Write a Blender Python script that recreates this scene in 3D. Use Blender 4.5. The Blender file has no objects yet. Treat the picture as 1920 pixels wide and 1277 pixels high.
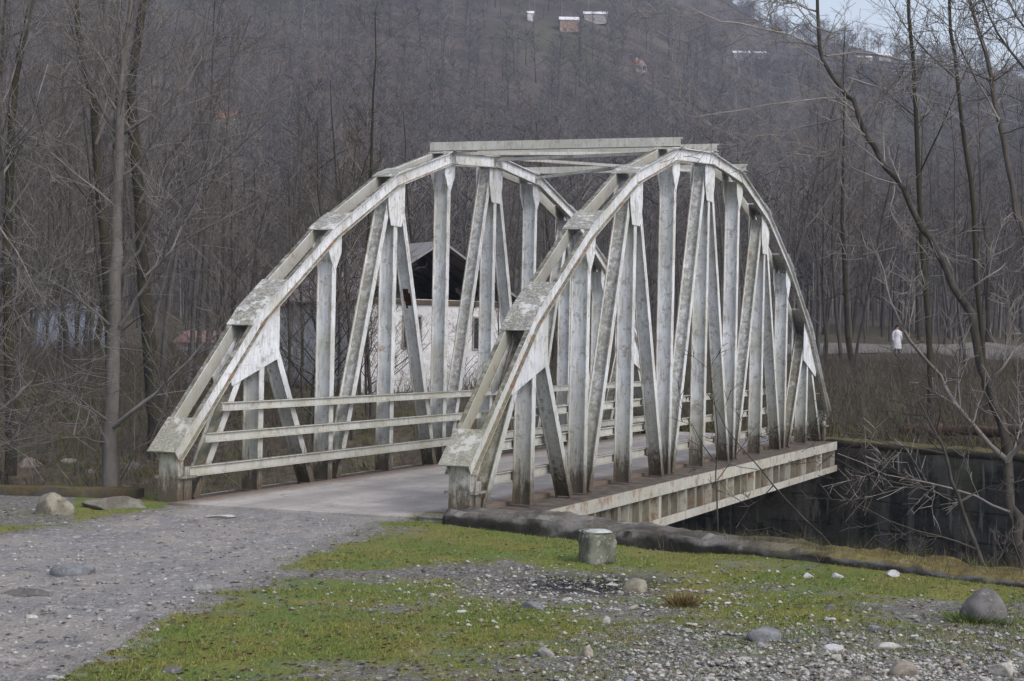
import bpy, math, random
import numpy as np
from mathutils import Vector, Matrix
rad = math.radians
scene = bpy.context.scene
col = scene.collection

# ------------------------------------------------------------------ camera
F = 3397.0            # focal length in photo pixels (photo 1920 wide)
CZ = 2.09             # eye height above the bridge deck
ROLL, PITCH, PSI = 0.0207, -0.0013, 0.3673
FW = np.array([0, math.cos(PITCH), math.sin(PITCH)])
UP0 = np.array([0, -math.sin(PITCH), math.cos(PITCH)])
RT0 = np.array([1.0, 0, 0])
RT = RT0*math.cos(ROLL)+UP0*math.sin(ROLL)
UP = UP0*math.cos(ROLL)-RT0*math.sin(ROLL)
cam_d = bpy.data.cameras.new('camera')
cam = bpy.data.objects.new('camera', cam_d)
col.objects.link(cam)
cam_d.sensor_width = 36
cam_d.lens = 36*F/1920
cam_d.clip_start = 0.1
cam_d.clip_end = 6000
cam.matrix_world = Matrix(((RT[0], UP[0], -FW[0], 0), (RT[1], UP[1], -FW[1], 0), (RT[2], UP[2], -FW[2], CZ), (0, 0, 0, 1)))
scene.camera = cam

# ------------------------------------------------------------------ light: overcast daylight
SUN_EL, SUN_ROT = rad(46), rad(134)
world = bpy.data.worlds.new('World')
scene.world = world
world.use_nodes = True
nt = world.node_tree
nt.nodes.clear()
sky = nt.nodes.new('ShaderNodeTexSky')
sky.sky_type = 'NISHITA'
sky.sun_disc = False
sky.sun_elevation = SUN_EL
sky.sun_rotation = SUN_ROT
sky.air_density = 1.0
sky.dust_density = 2.5
sky.ozone_density = 1.5
bgn = nt.nodes.new('ShaderNodeBackground')
hs = nt.nodes.new('ShaderNodeHueSaturation')
hs.inputs['Saturation'].default_value = 0.52
bgn.inputs['Strength'].default_value = 0.15
wo = nt.nodes.new('ShaderNodeOutputWorld')
nt.links.new(sky.outputs[0], hs.inputs['Color'])
nt.links.new(hs.outputs[0], bgn.inputs['Color'])
nt.links.new(bgn.outputs[0], wo.inputs['Surface'])
sun_d = bpy.data.lights.new('sun', 'SUN')
sun_d.energy = 0.85
sun_d.angle = rad(22)
sun_d.color = (1.0, 0.98, 0.95)
sun = bpy.data.objects.new('sun', sun_d)
col.objects.link(sun)
# direction towards the sun
sdir = Vector((math.sin(SUN_ROT)*math.cos(SUN_EL), math.cos(SUN_ROT)*math.cos(SUN_EL), math.sin(SUN_EL)))
sun.rotation_euler = sdir.to_track_quat('Z', 'Y').to_euler()
scene.view_settings.view_transform = 'Standard'
scene.view_settings.look = 'None'
scene.view_settings.gamma = 1
scene.view_settings.exposure = 0.62
scene.cycles.max_bounces = 5
scene.cycles.diffuse_bounces = 2
scene.cycles.volume_bounces = 0
scene.cycles.use_denoising = True

# ------------------------------------------------------------------ geometry helpers
def ray(px, py):
    return FW + RT*((px-960)/F) + UP*((638.5-py)/F)
def at(px, py, D):
    d = ray(px, py)
    t = D/d[1]
    return np.array([d[0]*t, d[1]*t, CZ+d[2]*t])
def on_z(px, py, z=0.0):
    d = ray(px, py)
    t = (z-CZ)/d[2]
    return np.array([d[0]*t, d[1]*t, z])
def px_of(x, y, z):
    q = np.stack([x, y, z-CZ], -1)
    D = q@FW
    return 960+F*(q@RT)/D, 638.5-F*(q@UP)/D
BX, BY = 19.264, 7.898
def b2w(X, Y, Z=0.0):
    a, b = X+BX, Y+BY
    return np.array([a*math.sin(PSI)-b*math.cos(PSI), a*math.cos(PSI)+b*math.sin(PSI), Z])

def hash2(ix, iy, seed):
    n = (ix.astype(np.int64)*374761393 + iy.astype(np.int64)*668265263 + seed*974711) & 0xffffffff
    n = ((n ^ (n >> 13))*1274126177) & 0xffffffff
    return ((n ^ (n >> 16)) & 0xffff)/65535.0
def vnoise(x, y, seed=0):
    ix, iy = np.floor(x), np.floor(y)
    fx, fy = x-ix, y-iy
    fx = fx*fx*(3-2*fx); fy = fy*fy*(3-2*fy)
    a = hash2(ix, iy, seed); b = hash2(ix+1, iy, seed); c = hash2(ix, iy+1, seed); d = hash2(ix+1, iy+1, seed)
    return (a*(1-fx)+b*fx)*(1-fy)+(c*(1-fx)+d*fx)*fy
def fbm(x, y, seed=0, o=4):
    s = 0; a = .5; t = 0
    for k in range(o):
        s = s+a*vnoise(x*2**k, y*2**k, seed+k*17); t += a; a *= .55
    return s/t
def sstep(a, b, v):
    t = np.clip((v-a)/(b-a), 0, 1)
    return t*t*(3-2*t)

def mesh_np(name, V, quads=None, tris=None, mat=None, smooth=False):
    me = bpy.data.meshes.new(name)
    V = np.asarray(V, np.float32)
    nq = 0 if quads is None else len(quads)
    ntr = 0 if tris is None else len(tris)
    idx = []
    if nq: idx.append(np.asarray(quads, np.int32).ravel())
    if ntr: idx.append(np.asarray(tris, np.int32).ravel())
    idx = np.concatenate(idx)
    me.vertices.add(len(V)); me.vertices.foreach_set('co', V.ravel())
    me.loops.add(len(idx)); me.loops.foreach_set('vertex_index', idx)
    me.polygons.add(nq+ntr)
    st = np.concatenate([np.arange(nq)*4, nq*4+np.arange(ntr)*3]).astype(np.int32)
    me.polygons.foreach_set('loop_start', st)
    if smooth:
        me.polygons.foreach_set('use_smooth', np.ones(nq+ntr, bool))
    me.update(calc_edges=True)
    if mat: me.materials.append(mat)
    return me
def link(name, me, parent=None, loc=None, rot=None):
    o = bpy.data.objects.new(name, me)
    col.objects.link(o)
    if parent: o.parent = parent
    if loc is not None: o.location = loc
    if rot is not None: o.rotation_euler = rot
    return o
def tag(o, label, cat, group=None, kind=None):
    if label: o['label'] = label
    if cat: o['category'] = cat
    if group: o['group'] = group
    if kind: o['kind'] = kind
    return o
def struct(o):
    o['kind'] = 'structure'
    return o
def empty(name, loc=(0, 0, 0), rz=0.0):
    o = bpy.data.objects.new(name, None)
    col.objects.link(o)
    o.location = loc
    o.rotation_euler = (0, 0, rz)
    o.empty_display_size = .3
    return o

class MB:
    """collects polygons for one mesh"""
    def __init__(s): s.V = []; s.P = []
    def add(s, vs, ps):
        b = len(s.V)
        s.V += [tuple(map(float, v)) for v in vs]
        s.P += [[b+i for i in p] for p in ps]
    BOXP = [[0, 3, 2, 1], [4, 5, 6, 7], [0, 1, 5, 4], [1, 2, 6, 5], [2, 3, 7, 6], [3, 0, 4, 7]]
    def box(s, x0, x1, y0, y1, z0, z1):
        s.add([(x0, y0, z0), (x1, y0, z0), (x1, y1, z0), (x0, y1, z0), (x0, y0, z1), (x1, y0, z1), (x1, y1, z1), (x0, y1, z1)], s.BOXP)
    def beam(s, p, q, a0, a1, y0, y1):
        """bar from p to q (x,z) in the truss plane; in-plane normal offsets a0..a1, width y0..y1"""
        p = np.array(p, float); q = np.array(q, float)
        d = (q-p)/np.linalg.norm(q-p)
        n = np.array([-d[1], d[0]])
        vs = []
        for e in (p, q):
            for (a, y) in ((a0, y0), (a1, y0), (a1, y1), (a0, y1)):
                w = e+n*a
                vs.append((w[0], y, w[1]))
        s.add(vs, [[0, 1, 2, 3], [7, 6, 5, 4], [0, 4, 5, 1], [1, 5, 6, 2], [2, 6, 7, 3], [3, 7, 4, 0]])
    def sweep(s, pts, a0, a1, y0, y1):
        """mitred bar along a polyline of (x,z)"""
        pts = [np.array(p, float) for p in pts]
        n = len(pts); vs = []
        for i in range(n):
            ns = []
            if i > 0:
                d = pts[i]-pts[i-1]; d /= np.linalg.norm(d); ns.append(np.array([-d[1], d[0]]))
            if i < n-1:
                d = pts[i+1]-pts[i]; d /= np.linalg.norm(d); ns.append(np.array([-d[1], d[0]]))
            m = sum(ns); m /= np.linalg.norm(m); m /= m@ns[0]
            for (a, y) in ((a0, y0), (a1, y0), (a1, y1), (a0, y1)):
                w = pts[i]+m*a
                vs.append((w[0], y, w[1]))
        ps = [[0, 1, 2, 3], [4*n-1, 4*n-2, 4*n-3, 4*n-4]]
        for i in range(n-1):
            for k in range(4):
                a, b = 4*i+k, 4*i+(k+1) % 4
                ps.append([a, a+4, b+4, b])
        s.add(vs, ps)
    def plate(s, poly, y0, y1):
        """polygon in the truss plane (x,z) given a thickness in y"""
        n = len(poly)
        vs = [(p[0], y0, p[1]) for p in poly]+[(p[0], y1, p[1]) for p in poly]
        ps = [list(range(n)), list(range(2*n-1, n-1, -1))]
        for i in range(n):
            j = (i+1) % n
            ps.append([i, n+i, n+j, j])
        s.add(vs, ps)
    def mesh(s, name, mat, bevel=0.0):
        me = bpy.data.meshes.new(name)
        me.from_pydata(s.V, [], s.P)
        import bmesh
        bm = bmesh.new(); bm.from_mesh(me)
        bmesh.ops.recalc_face_normals(bm, faces=bm.faces)
        if bevel:
            bmesh.ops.bevel(bm, geom=list(bm.edges), offset=bevel, segments=1, affect='EDGES', clamp_overlap=True)
        bm.to_mesh(me); bm.free()
        if mat: me.materials.append(mat)
        return me
    def build(s, name, mat, parent=None, loc=None, rot=None, bevel=0.0):
        return link(name, s.mesh(name, mat, bevel), parent, loc, rot)

# ------------------------------------------------------------------ materials
class NT:
    def __init__(s, name, rough=0.8, spec=0.3):
        s.m = bpy.data.materials.new(name); s.m.use_nodes = True
        s.t = s.m.node_tree; s.t.nodes.clear()
        s.o = s.n('ShaderNodeOutputMaterial'); s.b = s.n('ShaderNodeBsdfPrincipled')
        s.l(s.b.outputs[0], s.o.inputs['Surface'])
        s.b.inputs['Roughness'].default_value = rough
        s.b.inputs['Specular IOR Level'].default_value = spec
        s.geo = s.n('ShaderNodeNewGeometry')
    def n(s, t): return s.t.nodes.new(t)
    def l(s, a, b): s.t.links.new(a, b)
    def coord(s, kind='obj', sc=(1, 1, 1)):
        m = s.n('ShaderNodeMapping'); m.inputs['Scale'].default_value = sc
        if kind == 'world': s.l(s.geo.outputs['Position'], m.inputs[0])
        else:
            c = s.n('ShaderNodeTexCoord'); s.l(c.outputs['Object'], m.inputs[0])
        return m.outputs[0]
    def noise(s, vec, scale, detail=4, rough=.6, dist=0.0):
        n = s.n('ShaderNodeTexNoise'); n.inputs['Scale'].default_value = scale
        n.inputs['Detail'].default_value = detail; n.inputs['Roughness'].default_value = rough
        n.inputs['Distortion'].default_value = dist
        s.l(vec, n.inputs['Vector']); return n.outputs[0]
    def vor(s, vec, scale, out='Distance'):
        n = s.n('ShaderNodeTexVoronoi'); n.inputs['Scale'].default_value = scale
        s.l(vec, n.inputs['Vector']); return n.outputs[out]
    def ss(s, v, a, b, lo=0.0, hi=1.0):
        m = s.n('ShaderNodeMapRange'); m.interpolation_type = 'SMOOTHSTEP'
        for i, q in zip((1, 2, 3, 4), (a, b, lo, hi)): m.inputs[i].default_value = q
        s.l(v, m.inputs[0]); return m.outputs[0]
    def math(s, op, a, b=None):
        m = s.n('ShaderNodeMath'); m.operation = op
        for i, q in enumerate((a, b)):
            if q is None: continue
            if isinstance(q, (int, float)): m.inputs[i].default_value = q
            else: s.l(q, m.inputs[i])
        return m.outputs[0]
    def mix(s, f, a, b):
        m = s.n('ShaderNodeMix'); m.data_type = 'RGBA'
        for i, q in ((0, f), (6, a), (7, b)):
            if isinstance(q, (int, float)): m.inputs[i].default_value = q
            elif isinstance(q, tuple): m.inputs[i].default_value = (*q, 1)
            else: s.l(q, m.inputs[i])
        return m.outputs[2]
    def color(s, c):
        if isinstance(c, tuple): s.b.inputs['Base Color'].default_value = (*c, 1)
        else: s.l(c, s.b.inputs['Base Color'])
    def bump(s, h, strength=.4, dist=.02):
        b = s.n('ShaderNodeBump'); b.inputs['Strength'].default_value = strength; b.inputs['Distance'].default_value = dist
        s.l(h, b.inputs['Height']); s.l(b.outputs[0], s.b.inputs['Normal'])
    def sep(s, v):
        n = s.n('ShaderNodeSeparateXYZ'); s.l(v, n.inputs[0]); return n.outputs
    def attr(s, name, out='Fac'):
        n = s.n('ShaderNodeAttribute'); n.attribute_name = name; return n.outputs[out]
    def oinfo(s):
        return s.n('ShaderNodeObjectInfo').outputs['Random']

def mat_steel(name, top_dirt=1.0, base=(.78, .80, .845), rust=1.0, chip=.3, low_=1.0):
    k = NT(name, .62, .35)
    p = k.coord('world')
    ps = k.coord('obj', (9, 9, 1.3))
    nz = k.sep(k.geo.outputs['Normal'])[2]
    pz = k.sep(k.geo.outputs['Position'])[2]
    big = k.noise(p, 1.7, 5, .65)
    fine = k.noise(p, 14, 6, .7)
    speck = k.noise(p, 38, 4, .7)
    streak = k.noise(ps, 3.0, 5, .7)
    c = k.mix(k.ss(big, .38, .66), base, tuple(b*.78 for b in base))
    c = k.mix(k.math('MULTIPLY', k.ss(streak, .47, .68), .7), c, (.33, .30, .23))
    rs_ = k.noise(k.coord('obj', (14, 14, .8)), 2.2, 4, .6)
    c = k.mix(k.ss(rs_, .62, .70, 0, .55*min(rust, 1)), c, (.30, .17, .09))
    pe = k.noise(p, 6.5, 7, .75)
    c = k.mix(k.ss(pe, .56, .60, 0, .62), c, (.29, .28, .24))
    c = k.mix(k.ss(k.noise(p, .9, 4, .6), .46, .64, 0, .42), c, (.40, .385, .29))
    # dirt and lichen grow on faces that look upward
    up = k.math('ADD', nz, k.math('MULTIPLY', k.math('SUBTRACT', fine, .5), .9))
    upm = k.ss(up, .12, .5, 0, top_dirt)
    lich = k.mix(k.ss(fine, .40, .62), (.075, .070, .054), (.215, .205, .17))
    lich = k.mix(k.ss(big, .52, .68, 0, .55), lich, (.15, .15, .085))
    patch = k.ss(k.noise(p, 5, 6, .7), .53, .60, 0, chip)
    lich = k.mix(patch, lich, (.58, .575, .55))
    if chip > .5: lich = k.mix(k.ss(speck, .50, .58, 0, .45), lich, (.60, .60, .585))
    c = k.mix(upm, c, lich)
    # rust freckles, edges and lower ends
    r = k.ss(k.noise(p, 5.5, 6, .75), .575-.06*(rust > 1), .67-.05*(rust > 1))
    c = k.mix(k.math('MULTIPLY', r, .6*rust), c, (.23, .10, .045))
    low = k.math('ADD', pz, k.math('ADD', k.math('MULTIPLY', k.math('SUBTRACT', fine, .5), .55), k.math('MULTIPLY', k.math('SUBTRACT', streak, .5), 1.3)))
    c = k.mix(k.ss(low, 1.7, .4, 0, .45*low_), c, (.26, .25, .18))
    c = k.mix(k.ss(low, .62, .10, 0, .95*low_), c, (.075, .056, .036))
    k.color(c)
    k.bump(k.math('ADD', fine, k.math('MULTIPLY', speck, .5)), .35, .006)
    return k.m
def mat_simple(name, c0, c1, scale=6, rough=.85, c2=None, s2=25, bump=.3, kind='world', sc=(1, 1, 1), a=.4, b=.62):
    k = NT(name, rough, .2)
    p = k.coord(kind, sc)
    n = k.noise(p, scale, 5, .65)
    c = k.mix(k.ss(n, a, b), c0, c1)
    if c2:
        c = k.mix(k.ss(k.noise(p, s2, 4, .7), .55, .68), c, c2)
    k.color(c)
    if bump: k.bump(k.noise(p, s2, 5, .7), bump, .02)
    return k.m
def mat_concrete(name, base, dark, moss=(.15, .16, .03), mossamt=.6, streaks=1.0, mossx=None, courses=None):
    k = NT(name, .9, .2)
    p = k.coord('world')
    pv = k.coord('world', (1.8, 1.8, .22))
    nz = k.sep(k.geo.outputs['Normal'])[2]
    a = k.noise(p, 2.2, 6, .7); f = k.noise(p, 18, 5, .7); st = k.noise(pv, 1.6, 5, .65)
    c = k.mix(k.ss(a, .36, .66), base, dark)
    c = k.mix(k.ss(st, .53, .66, 0, .8*streaks), c, tuple(min(1, b*2.1) for b in base))
    c = k.mix(k.ss(f, .55, .7, 0, .5), c, tuple(b*.55 for b in dark))
    up = k.math('ADD', nz, k.math('MULTIPLY', k.math('SUBTRACT', a, .5), 2.2))
    mf = k.ss(up, .35, .95, 0, mossamt)
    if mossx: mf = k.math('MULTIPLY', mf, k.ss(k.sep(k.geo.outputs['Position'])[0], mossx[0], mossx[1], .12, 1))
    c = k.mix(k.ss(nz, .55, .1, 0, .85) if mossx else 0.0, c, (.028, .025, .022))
    c = k.mix(mf, c, k.mix(k.ss(f, .4, .6), k.mix(k.ss(a, .45, .6), moss, (.10, .07, .04)), (moss[0]*.6, moss[1]*.5, moss[2]*.8)))
    if courses:
        z = k.sep(k.geo.outputs['Position'])[2]
        fr = k.math('FRACT', k.math('DIVIDE', k.math('ADD', z, k.math('MULTIPLY', a, .05)), courses))
        c = k.mix(k.ss(fr, .09, .02, 0, .75), c, (.010, .010, .009))
        c = k.mix(k.ss(k.noise(p, .9, 5, .7), .48, .60, 0, .75), c, (.10, .095, .085))
        c = k.mix(k.ss(k.noise(pv, 4.5, 4, .6), .57, .66, 0, .85), c, (.16, .155, .145))
        c = k.mix(k.ss(k.noise(p, .7, 4, .6), .56, .66, 0, .6), c, (.045, .052, .018))
    k.color(c); k.bump(k.math('ADD', f, a), .6, .03)
    return k.m
def mat_bark(name, a, b, moss=0.0, mossc=(.06, .055, .02), vary=0.0):
    k = NT(name, .9, .15)
    p = k.coord('world', (1, 1, .35))
    n = k.noise(p, 9, 5, .7)
    c = k.mix(k.ss(n, .35, .65), a, b)
    r = k.oinfo()
    ri = k.geo.outputs['Random Per Island']
    if vary: c = k.mix(k.ss(ri, .15, .75, vary, 0), c, tuple(q*.22 for q in a))
    if vary: c = k.mix(k.ss(ri, .72, 1.0, 0, vary*.8), c, tuple(min(.5, q*1.5) for q in b))
    c = k.mix(k.math('MULTIPLY', r, .55), c, k.mix(r, (a[0]*.6, a[1]*.55, a[2]*.5), (b[0]*1.25, b[1]*1.2, b[2]*1.2)))
    if moss:
        c = k.mix(k.ss(k.noise(k.coord('world'), 2.3, 4, .6), .42, .6, 0, moss), c, mossc)
    k.color(c); k.bump(n, .5, .02)
    return k.m

M = {}
M['steel'] = mat_steel('weathered_white_paint')
M['steel_plate'] = mat_steel('peeling_white_paint', .85, (.76, .76, .75), .9, .85)
M['hole'] = mat_simple('rusted_through', (.03, .016, .010), (.07, .03, .015), 20, .95, None, 25, .3)
M['steel_member'] = mat_steel('dirty_shaded_member_paint', 1.0, (.73, .745, .77), .95, .4)  # dirt, plus the weaker light on these members put into a darker base
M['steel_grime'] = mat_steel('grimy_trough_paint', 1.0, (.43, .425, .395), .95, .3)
M['steel_edge'] = mat_steel('rust_edged_paint', 1.0, (.54, .52, .48), 1.15)
M['rail'] = mat_steel('stained_rail_paint', .95, (.60, .60, .565), .9, .5, .25)
M['strut'] = mat_steel('stained_strut_paint', 1.0, (.56, .55, .52), .9)
M['rust'] = mat_simple('rusted_walkway', (.075, .06, .05), (.135, .112, .097), 5, .9, (.06, .055, .03), 9)
M['girder'] = mat_steel('girder_paint', .9, (.47, .455, .415), 1.05, .3, 0)
M['girder_web'] = mat_steel('dark_girder_web', .9, (.20, .185, .15), 1.1, .2, .1)  # darker tone for the recessed web and most stiffeners
M['bark_grey'] = mat_bark('grey_bark', (.050, .046, .043), (.105, .10, .095))
M['twig_grey'] = mat_bark('grey_twigs', (.080, .076, .073), (.150, .142, .137), vary=1.0)
M['twig_brown'] = mat_bark('brown_twigs', (.095, .083, .074), (.175, .157, .142), vary=1.0)
M['bark_brown'] = mat_bark('brown_bark', (.036, .032, .028), (.080, .072, .064))
M['bark_dark'] = mat_bark('dark_mossy_bark', (.020, .018, .015), (.045, .04, .032), .5, (.045, .042, .015))
M['bark_fore'] = mat_bark('pale_young_bark', (.070, .064, .059), (.155, .145, .135), .15)
M['twig_fore'] = mat_bark('pale_young_twigs', (.10, .092, .086), (.25, .235, .22), .0, vary=.7)
def mat_deck():
    k = NT('worn_concrete_deck', .92, .15)
    p = k.coord('world'); po = k.coord('obj'); y = k.sep(po)[1]
    pl = k.coord('obj', (.25, 1.5, 1))
    n = k.noise(p, 1.3, 5, .7); f = k.noise(p, 17, 5, .7); st = k.noise(pl, 2.2, 5, .65)
    c = k.mix(k.ss(n, .36, .64), (.30, .277, .263), (.40, .372, .352))
    c = k.mix(k.ss(st, .5, .66, 0, .55), c, (.235, .215, .205))
    for yc in (1.28, 2.72):
        t = k.math('ABSOLUTE', k.math('SUBTRACT', k.math('ADD', y, k.math('MULTIPLY', k.math('SUBTRACT', n, .5), .35)), yc))
        c = k.mix(k.ss(t, .36, .10, 0, .38), c, (.20, .188, .182))
    e = k.math('ABSOLUTE', k.math('SUBTRACT', k.math('ADD', y, k.math('MULTIPLY', k.math('SUBTRACT', f, .5), .5)), 2.05))
    c = k.mix(k.ss(e, 1.25, 1.68, 0, .9), c, (.15, .105, .075))
    c = k.mix(k.ss(f, .56, .68, 0, .5), c, (.19, .175, .165))
    cr = k.n('ShaderNodeTexVoronoi'); cr.feature = 'DISTANCE_TO_EDGE'; cr.inputs['Scale'].default_value = .55
    k.l(k.noise(p, 2.0, 3, .6), cr.inputs['Scale']); cr.inputs['Scale'].default_value = .55
    k.l(p, cr.inputs['Vector'])
    c = k.mix(k.ss(cr.outputs[0], .012, .004, 0, .7), c, (.10, .09, .085))
    k.color(c); k.bump(f, .3, .01)
    return k.m
M['deck'] = mat_deck()

def mat_wood():
    k = NT('distant_bare_wood', .9, .1)
    p = k.coord('world')
    a = k.noise(p, .035, 4, .6); b = k.noise(p, .6, 3, .6)
    c = k.mix(k.ss(a, .35, .65), (.13, .113, .103), (.205, .183, .168))
    c = k.mix(k.ss(b, .4, .6, 0, .4), c, (.068, .061, .062))
    d = k.noise(p, .011, 5, .65)
    c = k.mix(k.ss(d, .53, .64, 0, .85), c, (.034, .036, .044))
    e = k.noise(p, .022, 4, .6)
    c = k.mix(k.ss(e, .50, .62, 0, .75), c, (.25, .205, .175))
    ri = k.geo.outputs['Random Per Island']
    c = k.mix(k.ss(ri, .1, .7, .95, 0), c, (.020, .018, .018))
    c = k.mix(k.ss(ri, .74, 1.0, 0, .8), c, (.22, .21, .205))
    k.color(c); return k.m
M['wood'] = mat_wood()

def mat_ground():
    k = NT('ground_cover', .95, .12)
    p = k.coord('world')
    road, moss, far = k.attr('road'), k.attr('moss'), k.attr('far')
    burn, stony = k.attr('burn'), k.attr('stony')
    big = k.noise(p, .9, 5, .65); mid = k.noise(p, 4.2, 5, .7); fine = k.noise(p, 22, 5, .75); micro = k.noise(p, 75, 3, .7)
    cell = k.vor(p, 34, 'Color'); cellv = k.sep(cell)[0]; cd = k.vor(p, 34)
    cell2 = k.sep(k.vor(p, 13, 'Color'))[0]; cd2 = k.vor(p, 13)
    # gravel: grey chips of many values
    g = k.mix(cellv, (.10, .092, .085), (.23, .22, .21))
    g = k.mix(k.math('MULTIPLY', k.ss(cell2, .74, .8), k.ss(cd2, .34, .24)), g, (.40, .38, .36))
    g = k.mix(k.ss(fine, .52, .68, 0, .6), g, (.12, .105, .09))
    # road: compacted stone dust with warm bands
    r = k.mix(k.ss(big, .38, .62), (.22, .212, .212), (.28, .258, .238))
    pw = k.coord('world', (1, .55, 1))
    r = k.mix(k.ss(k.noise(pw, 2.6, 5, .7), .50, .66, 0, .7), r, (.34, .305, .28))
    r = k.mix(k.ss(k.noise(pw, 3.4, 4, .6), .55, .68, 0, .6), r, (.13, .125, .128))
    r = k.mix(k.ss(fine, .50, .68, 0, .45), r, (.15, .142, .142))
    cell3 = k.sep(k.vor(pw, 5.5, 'Color'))[0]; cd3 = k.vor(pw, 5.5)
    r = k.mix(k.math('MULTIPLY', k.ss(cell3, .70, .74), k.ss(k.math('ADD', cd3, k.math('MULTIPLY', fine, .25)), .40, .28)), r, (.36, .34, .33))
    r = k.mix(k.math('MULTIPLY', k.ss(cell2, .72, .78), k.ss(cd2, .36, .22)), r, (.40, .38, .365))
    r = k.mix(k.math('MULTIPLY', k.ss(cellv, .86, .92), .6), r, (.36, .35, .35))
    # moss
    mm = k.math('ADD', moss, k.math('ADD', k.math('MULTIPLY', k.math('SUBTRACT', mid, .5), 1.3), k.math('MULTIPLY', k.math('SUBTRACT', fine, .5), 1.9)))
    mc = k.mix(k.ss(big, .4, .6), (.185, .180, .054), (.115, .165, .042))
    mc = k.mix(k.ss(mid, .5, .68, 0, .75), mc, (.185, .145, .058))
    mc = k.mix(k.ss(micro, .5, .66, 0, .7), mc, (.085, .088, .030))
    c = k.mix(road, g, r)
    c = k.mix(k.ss(mm, .40, .62), c, mc)
    c = k.mix(k.math('MULTIPLY', burn, k.ss(mid, .3, .5)), c, k.mix(k.ss(fine, .5, .64), (.010, .010, .013), (.13, .13, .14)))
    # far bank and forest floor: leaf litter with moss
    fl = k.mix(k.ss(mid, .4, .62), (.050, .038, .028), (.105, .085, .062))
    fl = k.mix(k.ss(big, .5, .62, 0, .8), fl, (.055, .062, .018))
    fl = k.mix(k.ss(micro, .5, .64, 0, .5), fl, (.20, .17, .13))
    c = k.mix(far, c, fl)
    k.color(c)
    h = k.math('ADD', k.math('MULTIPLY', cd, -1.0), k.math('MULTIPLY', fine, 1.5))
    k.bump(h, .7, .03)
    return k.m
M['ground'] = mat_ground()
def mat_hill():
    k = NT('hillside_soil', .95, .1)
    p = k.coord('world')
    a = k.noise(p, .012, 4, .6); b = k.noise(p, .05, 5, .65)
    c = k.mix(k.ss(b, .4, .62), (.06, .05, .045), (.105, .09, .075))
    c = k.mix(k.ss(a, .57, .66, 0, .45), c, (.075, .085, .045))
    k.color(c); return k.m
M['hill'] = mat_hill()
M['far_wall'] = mat_concrete('dark_damp_concrete', (.060, .058, .055), (.020, .020, .019), (.10, .10, .03), .7, 1.0, None, .62)
M['near_wall'] = mat_concrete('mossy_rough_concrete', (.075, .07, .065), (.03, .028, .025), (.165, .15, .022), .9, .3)
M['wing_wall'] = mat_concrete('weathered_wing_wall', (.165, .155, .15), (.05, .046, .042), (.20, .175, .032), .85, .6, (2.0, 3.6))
M['wall_moss'] = mat_concrete('mossy_wall_cap', (.075, .07, .06), (.035, .032, .028), (.12, .115, .03), .95, .3)
M['slab'] = mat_concrete('pale_rough_concrete', (.23, .22, .205), (.13, .12, .105), (.12, .115, .045), .45, .3)
M['parapet'] = mat_concrete('parapet_concrete', (.06, .055, .05), (.03, .028, .022), (.125, .108, .028), .8, .3)
M['block'] = mat_simple('lichen_block', (.155, .16, .13), (.09, .09, .065), 9, .9, (.31, .32, .29), 16, .5)
M['block_top'] = mat_simple('block_top', (.42, .44, .43), (.30, .32, .29), 11, .9, None, 25, .4)
M['log'] = mat_simple('reddish_log', (.10, .06, .045), (.06, .042, .032), 8, .9, (.12, .12, .03), 5, .5)
ST = [((.25, .245, .24), (.16, .155, .15)), ((.44, .425, .395), (.29, .275, .25)), ((.20, .203, .215), (.13, .133, .142)), ((.28, .245, .21), (.19, .165, .14)), ((.46, .46, .46), (.30, .295, .29))]
for i, (a, b) in enumerate(ST):
    M['stone%d' % i] = mat_simple('river_stone_%d' % i, a, b, 14, .85, (a[0]*.45, a[1]*.43, a[2]*.4), 40, .35)
M['boulder'] = mat_simple('grey_boulder', (.15, .14, .14), (.095, .09, .088), 7, .85, (.22, .21, .20), 30, .4)
M['bank_rock'] = mat_simple('pinkish_rock', (.20, .155, .14), (.12, .10, .09), 5, .9, (.09, .085, .06), 14, .5)
M['boulder_tan'] = mat_simple('tan_boulder', (.26, .235, .19), (.15, .135, .105), 6, .9, (.10, .095, .05), 18, .5)
def flat_mat(name, c, rough=.8, var=.25):
    return mat_simple(name, c, tuple(x*(1-var) for x in c), 3, rough, None, 12, .15, 'obj')
M['whitewash'] = mat_simple('whitewashed_wall', (.62, .61, .62), (.50, .49, .50), 2.2, .9, (.30, .27, .25), 9, .2)
M['tin'] = mat_simple('painted_tin_roof', (.24, .225, .225), (.15, .10, .095), 1.4, .6, (.16, .12, .11), 5, .2, 'world', (1, 1, 1), .5, .6)
M['timber'] = flat_mat('old_timber', (.10, .075, .055))
M['pane'] = flat_mat('dark_window_glass', (.025, .028, .032), .25)
M['frame'] = flat_mat('window_frame', (.30, .27, .24))
M['roof_red'] = flat_mat('red_tile_roof', (.36, .12, .08))
M['roof_orange'] = flat_mat('orange_tile_roof', (.62, .13, .05))
M['roof_white'] = flat_mat('white_sheet_roof', (.80, .80, .82), .6, .1)
M['roof_pink'] = flat_mat('faded_pink_roof', (.25, .15, .14))
M['wall_pale'] = flat_mat('pale_render', (.45, .42, .40))
M['wall_blue'] = flat_mat('bluish_white_sheet', (.30, .345, .44))
M['wall_tan'] = flat_mat('tan_render', (.42, .30, .22))
M['conifer'] = flat_mat('dark_conifer_needles', (.018, .032, .026), .9, .4)
M['dirt_track'] = flat_mat('pale_dirt', (.17, .155, .14), .95)

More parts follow.
